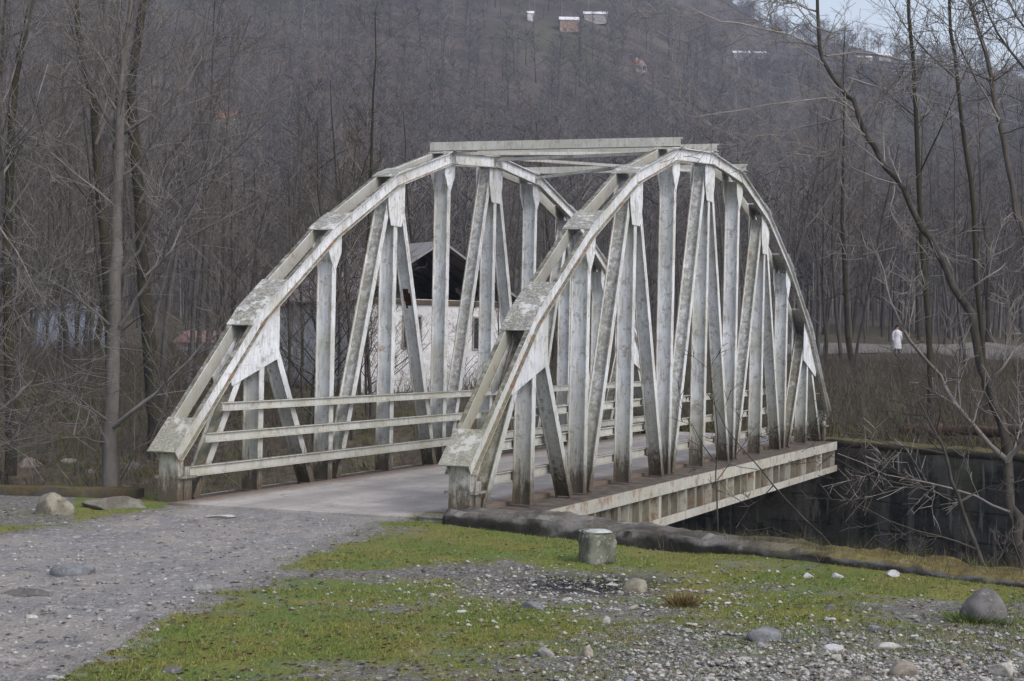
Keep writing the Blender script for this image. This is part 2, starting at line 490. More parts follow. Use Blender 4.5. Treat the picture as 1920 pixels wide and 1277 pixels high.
# ------------------------------------------------------------------ terrain
NX = np.array([-80, -6.4, -4.5, -4.05, -.30, 1.9, 4.6, 14, 60]); NY = np.array([25, 23.0, 23.0, 22.45, 20.85, 19.1, 16.4, 7.5, -30])
FX = np.array([-80, -30, 3.3, 7.1, 10.3, 20, 60]); FY = np.array([62, 52, 41.9, 40.45, 36.2, 22.5, -8])
RIV = -3.2
def near_edge(x): return np.interp(x, NX, NY)
def far_edge(x): return np.interp(x, FX, FY)
def height(x, y):
    x = np.asarray(x, float); y = np.asarray(y, float)
    r = np.hypot(x, y)
    yn, yf = near_edge(x), far_edge(x)
    near = (fbm(x*.7, y*.7, 3, 3)-.5)*.10+(fbm(x*5, y*5, 9, 4)-.5)*.06
    near = near*sstep(.4, 1.6, yn-y)*sstep(60, 30, r)-.01
    near = near-.13*sstep(1.2, .5, yn-y)*sstep(-.6, .2, x)*sstep(2.6, 1.2, x)       # drops a little against the wing wall
    d = np.maximum(y-yf, 0)
    far = -.14+.030*np.clip(y-48, 0, 70)+(fbm(x*.25, y*.25, 21, 3)-.5)*.7*sstep(2, 14, d)+.02*np.maximum(y-118, 0)
    # natural sloping bank left of the bridge's far end
    lb = sstep(4.0, -1.0, x)
    slope = RIV+(3.05)*sstep(-13, 9, y-yf)+(fbm(x*.35, y*.35, 31, 4)-.5)*.9*sstep(-13, -5, y-yf)
    z = np.where(y < yn+.1, near, np.where(y > yf+.05, far, RIV))
    zl = np.where(y < yn+.1, near, np.where(y > yf+9, np.maximum(far-.1, -.2), slope))
    z = z*(1-lb)+zl*lb
    # the mountain behind
    az = x/np.maximum(y, 1)
    rid = np.interp(az, [-.5, -.05, .06, .14, .20, .285, .45], [300, 262, 228, 161, 149, 130, 112])*.97
    hill = rid*sstep(120, 1250, r)*1.05+(fbm(x*.008, y*.008, 41, 4)-.5)*40*sstep(220, 700, r)
    back = sstep(0.0, 60, y)
    return z+hill*back*(y > 100)
def ground_hit(px, py, d0=12.0, d1=1400.0):
    D = np.geomspace(d0, d1, 3000)
    d = ray(px, py)
    x, y, z = d[0]*D/d[1], D, CZ+d[2]*D/d[1]
    k = np.argmax(height(x, y) > z)
    return np.array([x[k], y[k], float(height(x[k], y[k]))])

def poly_mask(px, py, poly):
    inside = np.zeros(px.shape, bool); n = len(poly)
    for i in range(n):
        x0, y0 = poly[i]; x1, y1 = poly[(i+1) % n]
        c = ((y0 > py) != (y1 > py)) & (px < (x1-x0)*(py-y0)/(y1-y0+1e-9)+x0)
        inside ^= c
    return inside

def build_ground():
    ang = np.concatenate([np.arange(-180, -34, 6.0), np.linspace(-34, 34, 460), np.arange(40, 180, 6.0)])
    ang = np.radians(ang)
    rr = np.concatenate([[.05], np.linspace(1, 9.5, 24), np.arange(9.6, 25, .07), np.arange(25, 62, .25), np.geomspace(62, 1500, 130)])
    A, R = np.meshgrid(ang, rr)
    X, Y = np.sin(A)*R, np.cos(A)*R
    Z = height(X, Y)
    na, nr = len(ang), len(rr)
    V = np.stack([X, Y, Z], -1).reshape(-1, 3)
    i = np.arange(nr-1)[:, None]*na+np.arange(na)[None, :]
    j = np.arange(nr-1)[:, None]*na+(np.arange(na)+1)[None, :] % na
    Q = np.stack([i, j, j+na, i+na], -1).reshape(-1, 4)
    x, y = V[:, 0], V[:, 1]
    # where the track runs: its two edges on the ground, from the bridge mouth towards the viewer
    L = [on_z(*p)[:2] for p in ((345, 948), (250, 965), (130, 985), (0, 1002), (-160, 1030), (-420, 1090))]
    Rr = [on_z(*p)[:2] for p in ((825, 962), (700, 985), (630, 1010), (560, 1050), (480, 1085), (400, 1120), (300, 1165), (200, 1220), (100, 1277), (0, 1345), (-200, 1500))]
    poly = [tuple(b2w(.3, .3)[:2])]+[tuple(p) for p in Rr]+[tuple(p) for p in L[::-1]]+[tuple(b2w(.3, 3.8)[:2])]
    jx = (fbm(x*2.2, y*2.2, 51, 4)-.5)*.55
    jy = (fbm(x*2.2, y*2.2, 61, 4)-.5)*.9
    rd = np.zeros(len(x))
    for k in range(6):
        rd += poly_mask(x+jx+.22*math.cos(k*1.05), y+jy+.45*math.sin(k*1.05), poly)/6
    yn, yf = near_edge(x), far_edge(x)
    farm = (y > yn+.2).astype(float)
    near = 1-farm
    ppx, ppy = px_of(x, np.maximum(y, 3), V[:, 2])
    # bare stony ground bottom right and round the old fire, moss elsewhere
    stony = sstep(1150, 1265, ppy+(fbm(x*1.5, y*1.5, 71, 4)-.5)*190-(ppx-960)*-.06)*sstep(850, 1250, ppx+(fbm(x, y, 77, 3)-.5)*500)
    stony = np.maximum(stony, .75*np.exp(-(((ppx-1090)/240)**2+((ppy-1112)/34)**2)))
    stony = np.maximum(stony, .85*sstep(1225, 1290, ppy+(fbm(x*2, y*2, 73, 3)-.5)*60)*sstep(560, 900, ppx))
    stony = np.maximum(stony, .7*np.exp(-(((ppx-800)/260)**2+((ppy-1068)/22)**2))*(ppx < 1000))
    moss = .80-.90*stony-1.2*rd+(fbm(x*.9, y*1.4, 81, 4)-.5)*1.5
    moss = np.where((ppx < 330) & (ppy < 1010) & (ppy > 940), .75-1.3*rd, moss)
    moss = np.where((ppx < 140) & (ppy < 985), .25, moss)
    moss = np.where(np.abs(x) > 30, .5, moss)*near
    burn = np.exp(-((((ppx-1110)/150)**2+((ppy-1097)/20)**2))**2)*near
    hillm = (np.hypot(x, y) > 165) & (y > 0)
    # split into the plain ground, the track and the hill, one sheet that meets edge to edge
    fr = rd[Q].mean(1) > .5
    fh = hillm[Q].all(1)
    for nm, sel, mt in (('ground', ~fr & ~fh, 'ground'), ('gravel_track', fr & ~fh, 'ground'), ('hill', fh, 'hill')):
        q = Q[sel]
        u, inv = np.unique(q, return_inverse=True)
        me = mesh_np(nm, V[u], inv.reshape(-1, 4), None, M[mt], True)
        for an, arr in (('road', rd*near), ('moss', moss), ('far', farm), ('burn', burn), ('stony', stony)):
            at_ = me.attributes.new(an, 'FLOAT', 'POINT')
            at_.data.foreach_set('value', arr[u].astype(np.float32))
        struct(link(nm, me))
    return poly
track_poly = build_ground()
mb = MB()
mb.box(-70, 30, 6, 62, RIV-.02, RIV+.25)
kw = NT('river_water', .12, .5); kw.color((.05, .06, .05)); kw.bump(kw.noise(kw.coord('world'), 3, 4, .6), .3, .05)
struct(mb.build('river', kw.m))

# ------------------------------------------------------------------ the bridge
P_ = 2.0726; W_ = 3.8721
H_ = [.50, 2.257, 3.477, 4.403, 4.943, 5.081]; H_ += H_[-2::-1]
CD = .20       # chord depth
DY = .12       # half depth of web members
ND = [(i*P_, H_[i]) for i in range(11)]
bridge = empty('truss_bridge', b2w(0, 0), math.pi/2-PSI)
tag(bridge, 'weathered white steel bowstring truss bridge with two arched trusses over the river', 'bridge')
def chord_z(x):
    return float(np.interp(x, [n[0] for n in ND], [n[1] for n in ND]))
def ibeam(p, q, f=.13, dy=DY, t=.014, parent=None, name='hanger'):
    m = MB()
    m.beam(p, q, -t/2, t/2, -dy+t, dy-t)
    m.beam(p, q, -f/2, f/2, -dy, -dy+t)
    m.beam(p, q, -f/2, f/2, dy-t, dy)
    o = m.build(name, M['steel_member'], parent)
    o.data.materials.append(M['steel_edge'])
    for i, po in enumerate(o.data.polygons):
        if len(o.data.polygons) == 18 and i >= 6 and abs(po.normal.y) < .5: po.material_index = 1
    return o
def along(i, s):
    """point on the chord at arc distance s from node i"""
    a = np.array(ND[i])
    b = np.array(ND[i+1] if (s > 0 and i < 10) or i == 0 else ND[i-1])
    d = (b-a)/np.linalg.norm(b-a)
    return a+d*abs(s)
def build_truss(yc, label):
    t = MB()
    for sy in (-1, 1):
        y0, y1 = sy*.128, sy*.142
        t.sweep(ND, 0.012, CD-.012, min(y0, y1), max(y0, y1))
        y0, y1 = sy*.128, sy*.19
        t.sweep(ND, CD-.012, CD, min(y0, y1), max(y0, y1))
    tr = t.build('truss', M['steel'], bridge, (0, yc, 0))
    tr['label'] = label
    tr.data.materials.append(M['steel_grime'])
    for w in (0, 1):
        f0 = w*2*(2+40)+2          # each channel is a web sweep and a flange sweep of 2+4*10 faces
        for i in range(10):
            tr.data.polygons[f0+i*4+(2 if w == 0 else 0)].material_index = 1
    for sy in (-1, 1):
        m = MB(); m.sweep(ND, -.002, .012, min(sy*.126, sy*.192), max(sy*.126, sy*.192))
        m.build('lower_flange', M['steel_edge'], tr)
    # cover plates on top of the chord
    ext = {0: (0, .55), 1: (-.35, .75), 2: (-.14, .5), 3: (-.14, .42), 4: (-.12, .34), 5: (-.26, .26)}
    for i in range(11):
        a, b = ext[i] if i <= 5 else tuple(-v for v in ext[10-i][::-1])
        pts = ([along(i, a)] if a < 0 else [])+[np.array(ND[i])]+([along(i, b)] if b > 0 else [])
        if i == 0: pts = [np.array(ND[0])-np.array([.05, .042]), along(0, b)]
        if i == 10: pts = [along(10, a), np.array(ND[10])+np.array([.05, -.042])]
        m = MB(); m.sweep(pts, CD+.002, CD+.016, -.20, .20)
        m.build('cover_plate', M['steel_plate'], tr)
    # verticals
    for i in range(1, 10):
        ibeam((ND[i][0], 0), (ND[i][0], ND[i][1]+.03), parent=tr)
    # diagonals
    for i in (1, 3, 5, 7, 9):
        for s in (-1, 1):
            bx = ND[i+s][0]-s*(.47 if i+s in (0, 10) else .30)
            if i in (1, 9) and i+s in (2, 8): bx = ND[i+s][0]-s*.50
            ibeam((bx, -.005), (ND[i][0]+s*.16, chord_z(ND[i][0]+s*.16)-.04), .125, DY-.018, parent=tr, name='diagonal')
    # gusset plates
    for i in range(1, 10):
        x, z = ND[i]
        for sy in (-1, 1):
            y0, y1 = (sy*DY+(.001 if sy > 0 else -.011), sy*DY+(.011 if sy > 0 else -.001))
            m = MB()
            cz = lambda dx: chord_z(x+dx)+.02
            if i in (3, 5, 7):
                po = [(x-.30, cz(-.30)), (x-.30, z-.32), (x-.19, z-.62), (x+.19, z-.62), (x+.30, z-.32), (x+.30, cz(.30)), (x, z+.05)]
            elif i in (1, 9):
                k = 1 if i == 1 else -1
                po = [(x+k*.45, cz(k*.45)), (x+k*.45, z-.50), (x-k*.80, z-.86), (x-k*.88, cz(-k*.88)), (x, z+.02)]
            else:
                po = [(x-.21, cz(-.21)), (x-.20, z-.20), (x, z-.50), (x+.20, z-.20), (x+.21, cz(.21)), (x, z+.04)]
            m.plate(po, y0, y1)
            m.build('gusset_plate', M['steel'], tr)
    # end posts and feet
    for k in (0, 10):
        x = ND[k][0]; s = 1 if k == 0 else -1
        m = MB()
        m.box(x+s*.0-.01, x+s*.0+.01, -.118, .118, -.03, H_[0]+.14)
        m.box(x-.012, x+s*.10+.012, -.135, -.12, -.03, H_[0]+.10)
        m.box(x-.012, x+s*.10+.012, .12, .135, -.03, H_[0]+.10)
        m.build('end_post', M['steel_member'], tr)
        m = MB()
        for sy in (-1, 1):
            m.box(min(x+s*.12, x+s*.30), max(x+s*.12, x+s*.30), sy*.125-.02, sy*.125+.02, -.03, .42)
            m.box(min(x-s*.02, x+s*.34), max(x-s*.02, x+s*.34), sy*.16-.03, sy*.16+.03, .28, .31)
        m.build('foot_bracket', M['steel_member'], tr)
    return tr
def rust_hole(tr):
    p = np.array((ND[4][0]-.30, -.005)); q = np.array((ND[3][0]+.16, chord_z(ND[3][0]+.16)-.04))
    rh = np.random.RandomState(2)
    for (t0, t1, a, b) in ((.585, .63, -.05, .055), (.60, .645, -.02, .07), (.575, .60, .02, .05)):
        m = MB(); m.beam(p+(q-p)*t0, p+(q-p)*t1, .007, .0095+a*.01, a, b)
        m.build('rust_hole', M['hole'], tr)
tn = build_truss(.12, 'near truss, nearer the mossy bank')
tf = build_truss(W_+.12, 'far truss, on the upstream side')
rust_hole(tf)
del tn['label'], tf['label']
# hand rails on the inner faces
for side, yy in (('far', W_-.035), ('near', .24+.035)):
    for zc, hh in ((.36, .13), (.76, .12), (1.14, .11)):
        xa = float(np.interp(zc+.06, [0, .5, 2.257], [.10, .18, P_]))+.06
        m = MB()
        m.box(xa, 10*P_-xa, yy-.006, yy+.006, zc-hh/2, zc+hh/2)
        m.box(xa, 10*P_-xa, yy-.03, yy+.03, zc+hh/2-.012, zc+hh/2)
        m.box(xa, 10*P_-xa, yy-.03, yy+.03, zc-hh/2, zc-hh/2+.012)
        m.build('handrail', M['rail'], bridge)
# cross struts over the top
for i, (hh, yl, yr) in ((4, (.14, -.09, W_+.33)), (5, (.12, -.13, W_+.33)), (6, (.12, -.13, W_+.33))):
    x, z = ND[i]
    m = MB()
    z0 = z+CD+.02
    m.box(x-.07, x-.056, yl, yr, z0, z0+hh)
    m.box(x-.056, x+.07, yl, yr, z0+hh-.012, z0+hh)
    m.box(x-.056, x+.07, yl, yr, z0, z0+.012)
    m.build('cross_strut', M['strut'], bridge)
def bar(m, p, q, w, h):
    p = Vector(p); q = Vector(q); d = (q-p).normalized()
    s = d.cross(Vector((0, 0, 1))).normalized(); u = s.cross(d)
    vs = []
    for e in (p, q):
        for a, b in ((-1, -1), (1, -1), (1, 1), (-1, 1)):
            vs.append(e+s*(a*w/2)+u*(b*h/2))
    m.add(vs, [[0, 1, 2, 3], [7, 6, 5, 4], [0, 4, 5, 1], [1, 5, 6, 2], [2, 6, 7, 3], [3, 7, 4, 0]])
for i, j, zo in ((4, 5, .0), (5, 4, .05), (5, 6, .0), (6, 5, .05)):
    m = MB()
    bar(m, (ND[i][0]+.05*(j-i), .2, ND[i][1]+CD-.07+zo), (ND[j][0]-.05*(j-i), W_+.04, ND[j][1]+CD-.07+zo), .08, .05)
    m.build('lateral_brace', M['strut'], bridge)
# deck
m = MB(); m.box(-.35, 10*P_+.3, .34, W_-.10, -.22, .02)
m.build('deck_slab', M['deck'], bridge)
m = MB(); m.box(.2, 10*P_-.42, -.33, .336, -.10, -.03)
m.build('walkway', M['rust'], bridge)
m = MB(); m.box(.2, 10*P_+.1, W_-.096, W_+.40, -.10, -.03)
m.build('walkway', M['rust'], bridge)
for ys in (-1, 1):
    yo = -.35 if ys < 0 else W_+.42
    s = 1 if ys < 0 else -1
    def ybox(m, x0, x1, a, b, z0, z1):
        y0, y1 = yo+s*a, yo+s*b
        m.box(x0, x1, min(y0, y1), max(y0, y1), z0, z1)
    m = MB()
    ybox(m, .3, 10*P_-.45, 0, .018, -.20, -.02)
    ybox(m, .3, 10*P_-.45, .018, .12, -.20, -.186)
    ybox(m, .3, 10*P_-.5, -.01, .25, -.60, -.585)
    ybox(m, .3, 10*P_-.5, -.02, -.004, -.66, -.53)
    g = m.build('girder', M['girder'], bridge)
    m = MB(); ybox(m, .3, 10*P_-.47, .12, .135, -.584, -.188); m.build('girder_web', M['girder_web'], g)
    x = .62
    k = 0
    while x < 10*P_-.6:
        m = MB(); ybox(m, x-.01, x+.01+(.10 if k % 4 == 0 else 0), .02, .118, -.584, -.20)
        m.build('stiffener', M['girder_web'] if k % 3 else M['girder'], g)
        x += .50; k += 1
# cross beams under the deck
for i in range(11):
    m = MB(); m.box(i*P_-.06+(.4 if i == 0 else 0), i*P_+.06+(.4 if i == 0 else 0), -.21, W_+.26, -.55, -.23)
    m.build('floor_beam', M['girder'], bridge)

# ------------------------------------------------------------------ walls along the river
def wall_sweep(path, prof, name, mat, seg=.18, noise=.03, seed=0, ztop=None, rough=0.0):
    """profile (offset to the right of travel, z) swept along a ground path, roughened"""
    path = np.array(path, float)
    d = np.diff(path, axis=0); L = np.hypot(d[:, 0], d[:, 1]); S = np.concatenate([[0], np.cumsum(L)])
    n = int(S[-1]/seg)+2
    s = np.linspace(0, S[-1], n)
    x = np.interp(s, S, path[:, 0]); y = np.interp(s, S, path[:, 1])
    tx, ty = np.gradient(x), np.gradient(y); l = np.hypot(tx, ty); tx /= l; ty /= l
    rx, ry = ty, -tx
    # refine profile
    pr = []
    for k in range(len(prof)):
        a, b = np.array(prof[k], float), np.array(prof[(k+1) % len(prof)], float)
        c = max(1, int(np.linalg.norm(b-a)/(.07 if rough else .16)))
        c = min(c, 50 if rough else 14)
        for j in range(c): pr.append(a+(b-a)*j/c)
    pr = np.array(pr); m = len(pr)
    V = np.zeros((n, m, 3))
    for k in range(m):
        no = (fbm(s*2.3+k*.35, np.full(n, k*.8+seed), seed, 4)-.5)*2*noise
        nz = (fbm(s*2.9+k*.3, np.full(n, k*.9+50+seed), seed+7, 4)-.5)*2*noise
        if rough:
            no = no+(fbm(s*9+k*1.7, np.full(n, k*2.1+seed), seed+3, 3)-.5)*rough; nz = nz+(fbm(s*8+k*1.9, np.full(n, k*2.3+seed), seed+5, 3)-.5)*rough*.7
        V[:, k, 0] = x+rx*(pr[k, 0]+no); V[:, k, 1] = y+ry*(pr[k, 0]+no); V[:, k, 2] = pr[k, 1]+nz
        if ztop is not None and pr[k, 1] > -.4:
            V[:, k, 2] += np.interp(s, [q[0] for q in ztop], [q[1] for q in ztop])
    V = V.reshape(-1, 3)
    Q = []
    for i in range(n-1):
        for k in range(m):
            a, b = i*m+k, i*m+(k+1) % m
            Q.append((a, b, b+m, a+m))
    c0 = len(V)
    V = np.vstack([V, V[:m].mean(0), V[-m:].mean(0)])
    T = [(c0, (k+1) % m, k) for k in range(m)]+[(c0+1, (n-1)*m+k, (n-1)*m+(k+1) % m) for k in range(m)]
    me = mesh_np(name, V, Q, T, mat, True)
    import bmesh
    bm = bmesh.new(); bm.from_mesh(me); bmesh.ops.recalc_face_normals(bm, faces=bm.faces); bm.to_mesh(me); bm.free()
    return me
# near wing wall with rough cap (right of the bridge)
p0 = on_z(880, 985, 0)[:2]
pathn = [(-.55, 20.55), (1.9, 19.0), (4.6, 16.35), (9, 12.2), (13, 8.4)]
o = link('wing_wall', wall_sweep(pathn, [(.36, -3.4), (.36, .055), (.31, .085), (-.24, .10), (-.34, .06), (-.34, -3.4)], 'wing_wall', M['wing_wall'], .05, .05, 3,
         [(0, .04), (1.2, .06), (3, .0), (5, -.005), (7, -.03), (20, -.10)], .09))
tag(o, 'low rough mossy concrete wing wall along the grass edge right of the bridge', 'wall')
# near abutment beneath the bridge end and the left parapet
o = link('abutment', wall_sweep([tuple(b2w(.75, 4.6)[:2]), tuple(b2w(.75, -.5)[:2])], [(-.5, -3.4), (-.5, -.62), (.45, -.62), (.45, -3.4)], 'abutment', M['near_wall'], .4, .01, 5))
tag(o, 'dark concrete abutment carrying the near end of the bridge', 'abutment')
o = link('parapet', wall_sweep([(-30, 23.2), (-6.4, 22.85), (-4.62, 22.75)], [(-.16, -3.2), (-.16, .10), (.16, .10), (.16, -3.2)], 'parapet', M['parapet'], .12, .035, 8))
tag(o, 'low mossy yellow concrete parapet left of the bridge', 'wall')
# far retaining wall
wf = link('retaining_wall', wall_sweep([(2.2, 42.6), (7.15, 40.55), (8.7, 38.35), (10.3, 36.2), (16, 28.2), (20, 22.4)], [(-.3, -3.6), (-.3, -.16), (.32, -.14), (.32, -3.6)], 'retaining_wall', M['far_wall'], .3, .03, 13))
tag(wf, 'tall dark damp concrete retaining wall on the far river bank', 'wall')
cp = link('wall_cap', wall_sweep([(7.0, 40.9), (8.75, 38.4), (10.35, 36.2), (16, 28.2), (20, 22.4)], [(-.42, -.14), (-.42, .0), (.40, .0), (.40, -.14)], 'wall_cap', M['wall_moss'], .15, .05, 17), wf)
p = at(1718, 1022, 38.3)
m = MB(); m.box(-.05, .05, -.06, .06, -.26, .26)
dk = flat_mat('black_void', (.004, .004, .004))
m.build('drain_slot', dk, wf, p, (0, 0, rad(-55)))
# approach slab at the mouth of the bridge and kerb at its far end
def rock_mesh(name, sx, sy, sz, mat, seed, sub=3, ang=.35, boxy=0.0, flat=.25):
    import bmesh
    rng = np.random.RandomState(seed)
    bm = bmesh.new()
    bmesh.ops.create_icosphere(bm, subdivisions=sub, radius=1)
    planes = [(lambda v: v/np.linalg.norm(v))(rng.normal(size=3)) for _ in range(12)]
    offs = rng.uniform(.5, .9, 12)
    for v in bm.verts:
        c = np.array(v.co)
        if boxy:
            mx = np.abs(c).max(); c = c*(1-boxy)+c/mx*boxy*.86
        for pl, of in zip(planes, offs):
            dd = c@pl
            if dd > of: c = c-pl*(dd-of)*ang*2.2
        nn = 1+(math.sin(c[0]*5+seed)+math.sin(c[1]*6+seed*2)+math.sin(c[2]*7+seed*3))*.022
        c = c*nn
        if c[2] < -flat: c[2] = -flat+(c[2]+flat)*.15
        v.co = (c[0]*sx, c[1]*sy, (c[2]+flat)*sz)
    me = bpy.data.meshes.new(name)
    bm.to_mesh(me); bm.free()
    me.polygons.foreach_set('use_smooth', np.ones(len(me.polygons), bool))
    if mat: me.materials.append(mat)
    return me
def gz(p): return float(height(p[0], p[1]))
p = on_z(862, 975, 0)
o = link('concrete_slab', rock_mesh('concrete_slab', .56, .42, .075, M['slab'], 5, 4, .1, .95), None, (p[0], p[1]+.1, -.03), (0, 0, rad(-8)))
tag(o, 'pale flat concrete slab at the foot of the near truss', 'slab')
p = at(1600, 826, 41.2)
o = link('kerb_stone', rock_mesh('kerb_stone', .62, .22, .16, M['far_wall'], 6, 3, .1, .95), None, (p[0], p[1], -.16), (0, 0, rad(-20)))
tag(o, 'dark concrete kerb stone at the far end of the bridge', 'kerb')

# ------------------------------------------------------------------ hand built stones and blocks
def stone(px, py, wpx, hpx, matk, label, seed, name='stone', cat='stone', group=None, boxy=0.0, dep=.8, sub=3, rz=None, ang=.45, sink=.12):
    p = on_z(px, py, 0)
    z = gz(p)
    p = on_z(px, py, z)
    D = p[1]
    w = wpx/F*D; h = hpx/F*D
    dy = w*dep/2
    p2 = p+np.array([0, dy*.9, 0])
    me = rock_mesh(name, w/2, dy, h/1.15, M[matk], seed, max(sub, 4), ang, boxy)
    o = link(name, me, None, (p2[0], p2[1], gz(p2)-h*sink*1.6), (0, 0, random.Random(seed).uniform(-.4, .4) if rz is None else rz))
    return tag(o, label, cat, group)
bp = on_z(1117, 1062, 0); bp = on_z(1117, 1062, gz(bp))
blk = link('concrete_block', rock_mesh('concrete_block', .178, .172, .20, M['block'], 4, 4, .12, .95, .9), None, (bp[0], bp[1]+.17, gz(bp)-.03), (0, 0, rad(24)))
tag(blk, 'squat concrete block with pale top standing on the moss', 'block')
blk_t = link('block_top', rock_mesh('block_top', .158, .158, .02, M['block_top'], 9, 3, .1, .8, .5), blk, (0, 0, .322))  # separate top piece, paler than the block
stone(1190, 1110, 54, 30, 'boulder_tan', 'pale tan angular stone lying at the edge of the burnt patch', 21, 'stone', boxy=.5)
stone(1852, 1170, 96, 64, 'boulder', 'rounded dark grey boulder resting among pebbles at the grass edge', 23, 'boulder', 'boulder', rz=.2, sub=4, ang=.2)
stone(95, 965, 76, 52, 'boulder_tan', 'tan boulder with pointed top before the left parapet', 25, 'boulder', 'boulder', sub=4)
stone(222, 954, 165, 28, 'slab', 'long flat grey rock slab beside the left end post', 27, 'rock_slab', 'rock', boxy=.5, dep=.4)
stone(135, 1080, 104, 30, 'stone2', 'broad bluish grey stone embedded in the gravel track', 29, 'stone')
stone(46, 1120, 100, 18, 'boulder', 'long flat dark stone low at the track left of all others', 31, 'stone', rz=0.0, dep=.5)
stone(370, 1108, 56, 14, 'stone0', 'flat pale stone at the right edge of the gravel track', 33, 'stone')
stone(334, 1044, 44, 14, 'stone0', 'small pale flat stone in the middle of the track', 35, 'stone')
stone(410, 972, 60, 8, 'stone1', 'flat whitish stone set in the track before the bridge mouth', 36, 'stone')
stone(316, 1262, 48, 12, 'boulder', 'dark flat stone on the moss at the bottom of the picture', 37, 'stone')
stone(96, 1272, 34, 12, 'stone4', 'white stone where moss meets the track at the bottom corner', 38, 'stone')
stone(140, 1238, 56, 12, 'stone0', 'grey flat stone half sunk at the lower track edge', 39, 'stone')
stone(1433, 1205, 76, 30, 'stone2', 'large bluish grey stone bedded in moss amid the pebbles', 41, 'stone', boxy=.3)
stone(1518, 1080, 24, 12, 'stone4', 'bright white stone first of three on the moss by the wing wall', 42, 'stone')
stone(1572, 1084, 26, 12, 'stone4', 'bright white stone in the middle of three by the wing wall', 43, 'stone')
stone(1678, 1082, 30, 14, 'stone4', 'jagged white stone closest to the mossy wing wall', 44, 'stone')
stone(1000, 1142, 64, 16, 'stone2', 'flat bluish grey stone left of the burnt patch', 45, 'stone')
stone(1138, 1168, 22, 18, 'stone1', 'small upright pale stone on the moss in front of the burnt patch', 46, 'stone')
stone(1100, 1232, 26, 20, 'stone3', 'round buff stone on the bright moss', 47, 'stone')
stone(1020, 1232, 40, 18, 'stone0', 'low grey stone left of the round buff stone', 48, 'stone')
stone(1555, 1150, 30, 14, 'stone2', 'grey stone on the moss above the pebble spread', 49, 'stone')
stone(1700, 1272, 70, 30, 'stone3', 'big brownish stone at the bottom edge among pebbles', 50, 'stone', boxy=.2)
stone(1880, 1270, 60, 36, 'stone1', 'big pale stone in the bottom corner of the pebble spread', 51, 'stone')
stone(1668, 1218, 60, 20, 'stone1', 'long pale stone in the pebble spread', 52, 'stone', rz=.3)
stone(1570, 1222, 50, 14, 'stone4', 'long whitish stone beside the mossy bluish stone', 53, 'stone')
stone(1568, 1240, 24, 18, 'stone1', 'round cream stone below the long whitish stone', 54, 'stone')

# ------------------------------------------------------------------ scattered stones: the larger ones singly, gravel as one mass
rs = np.random.RandomState(11)
protos = []
for k in range(10):
    protos.append(rock_mesh('pebble', 1, rs.uniform(.55, .95), rs.uniform(.3, .6), M['stone%d' % (0, 1, 2, 3, 0, 1, 2, 3, 4, 1)[k]], 200+k, 2, .5, (0, .5)[k % 2], .3))
def near_ground(px, py):
    p = on_z(px, py, 0.0)
    return on_z(px, py, gz(p))
cnt = 0
while cnt < 275:
    if rs.rand() < .70:
        px, py = rs.uniform(980, 1915), rs.uniform(1130, 1276)
        if rs.rand() > np.clip((py-1105)/130, 0, 1)*np.clip((px-850)/500, .15, 1): continue
    elif rs.rand() < .5:
        px, py = rs.uniform(0, 800), rs.uniform(970, 1250)
        p = near_ground(px, py)
        if not poly_mask(np.array([p[0]]), np.array([p[1]]), track_poly)[0]: continue
    else:
        px, py = rs.normal(1100, 190), rs.normal(1112, 22)
        if py < 1060: continue
    p = near_ground(px, py)
    s = .018+.07*rs.rand()**2.3
    k = rs.randint(10)
    o = bpy.data.objects.new('pebble', protos[k]); col.objects.link(o)
    o.location = (p[0], p[1], p[2]-s*.16)
    o.scale = (s, s*rs.uniform(.7, 1.1), s*rs.uniform(.6, 1.1))
    o.rotation_euler = (rs.uniform(-.2, .2), rs.uniform(-.2, .2), rs.uniform(0, 6.3))
    tag(o, 'small loose pebble scattered over the gravel and moss before the bridge', 'pebble', 'loose pebbles on the near bank')
    cnt += 1
def gravel():
    base = np.array([(1, 0, 0), (-.9, .2, .1), (.1, .9, 0), (0, -1, .1), (.1, 0, .75), (-.2, .1, -.5)])
    tri = np.array([(0, 2, 4), (2, 1, 4), (1, 3, 4), (3, 0, 4), (2, 0, 5), (1, 2, 5), (3, 1, 5), (0, 3, 5)])
    for nm, n, lo, hi, mk in (('gravel', 12000, .007, .032, 'stone0'), ('gravel', 6500, .007, .036, 'stone1'), ('gravel', 500, .008, .022, 'stone4')):
        P = []
        while len(P) < n:
            u = rs.rand()
            if u < .48:
                px, py = rs.uniform(820, 1960), rs.uniform(1100, 1330)
                if rs.rand() > np.clip((py-1130)/120, .03, 1)*np.clip((px-850)/500, .04, 1): continue
                p = near_ground(px, py)
            elif u < .93:
                if rs.rand() < (.62 if mk == 'stone0' else .9): continue
                px, py = rs.uniform(-60, 850), rs.uniform(955, 1330)
                p = near_ground(px, py)
                if not poly_mask(np.array([p[0]]), np.array([p[1]]), track_poly)[0] and rs.rand() > .12: continue
            else:
                p = near_ground(rs.normal(1080, 230), rs.normal(1108, 24))
                if p[1] > near_edge(p[0])-.6: continue
            P.append(p)
        P = np.array(P)
        s = lo+(hi-lo)*rs.rand(n)**3.5
        a = rs.rand(n)*6.28
        ca, sa = np.cos(a), np.sin(a)
        B = base[None]*(1+(rs.rand(n, 6, 1)-.5)*.6)
        V = np.stack([B[..., 0]*ca[:, None]-B[..., 1]*sa[:, None]*.8, B[..., 0]*sa[:, None]+B[..., 1]*ca[:, None]*.8, B[..., 2]*.7], -1)*s[:, None, None]+P[:, None, :]
        T = tri[None]+(np.arange(n)*6)[:, None, None]
        o = link(nm, mesh_np(nm, V.reshape(-1, 3), None, T.reshape(-1, 3), M[mk]))
        tag(o, 'loose grey and whitish gravel strewn over the track and bank', 'gravel', None, 'stuff')
gravel()

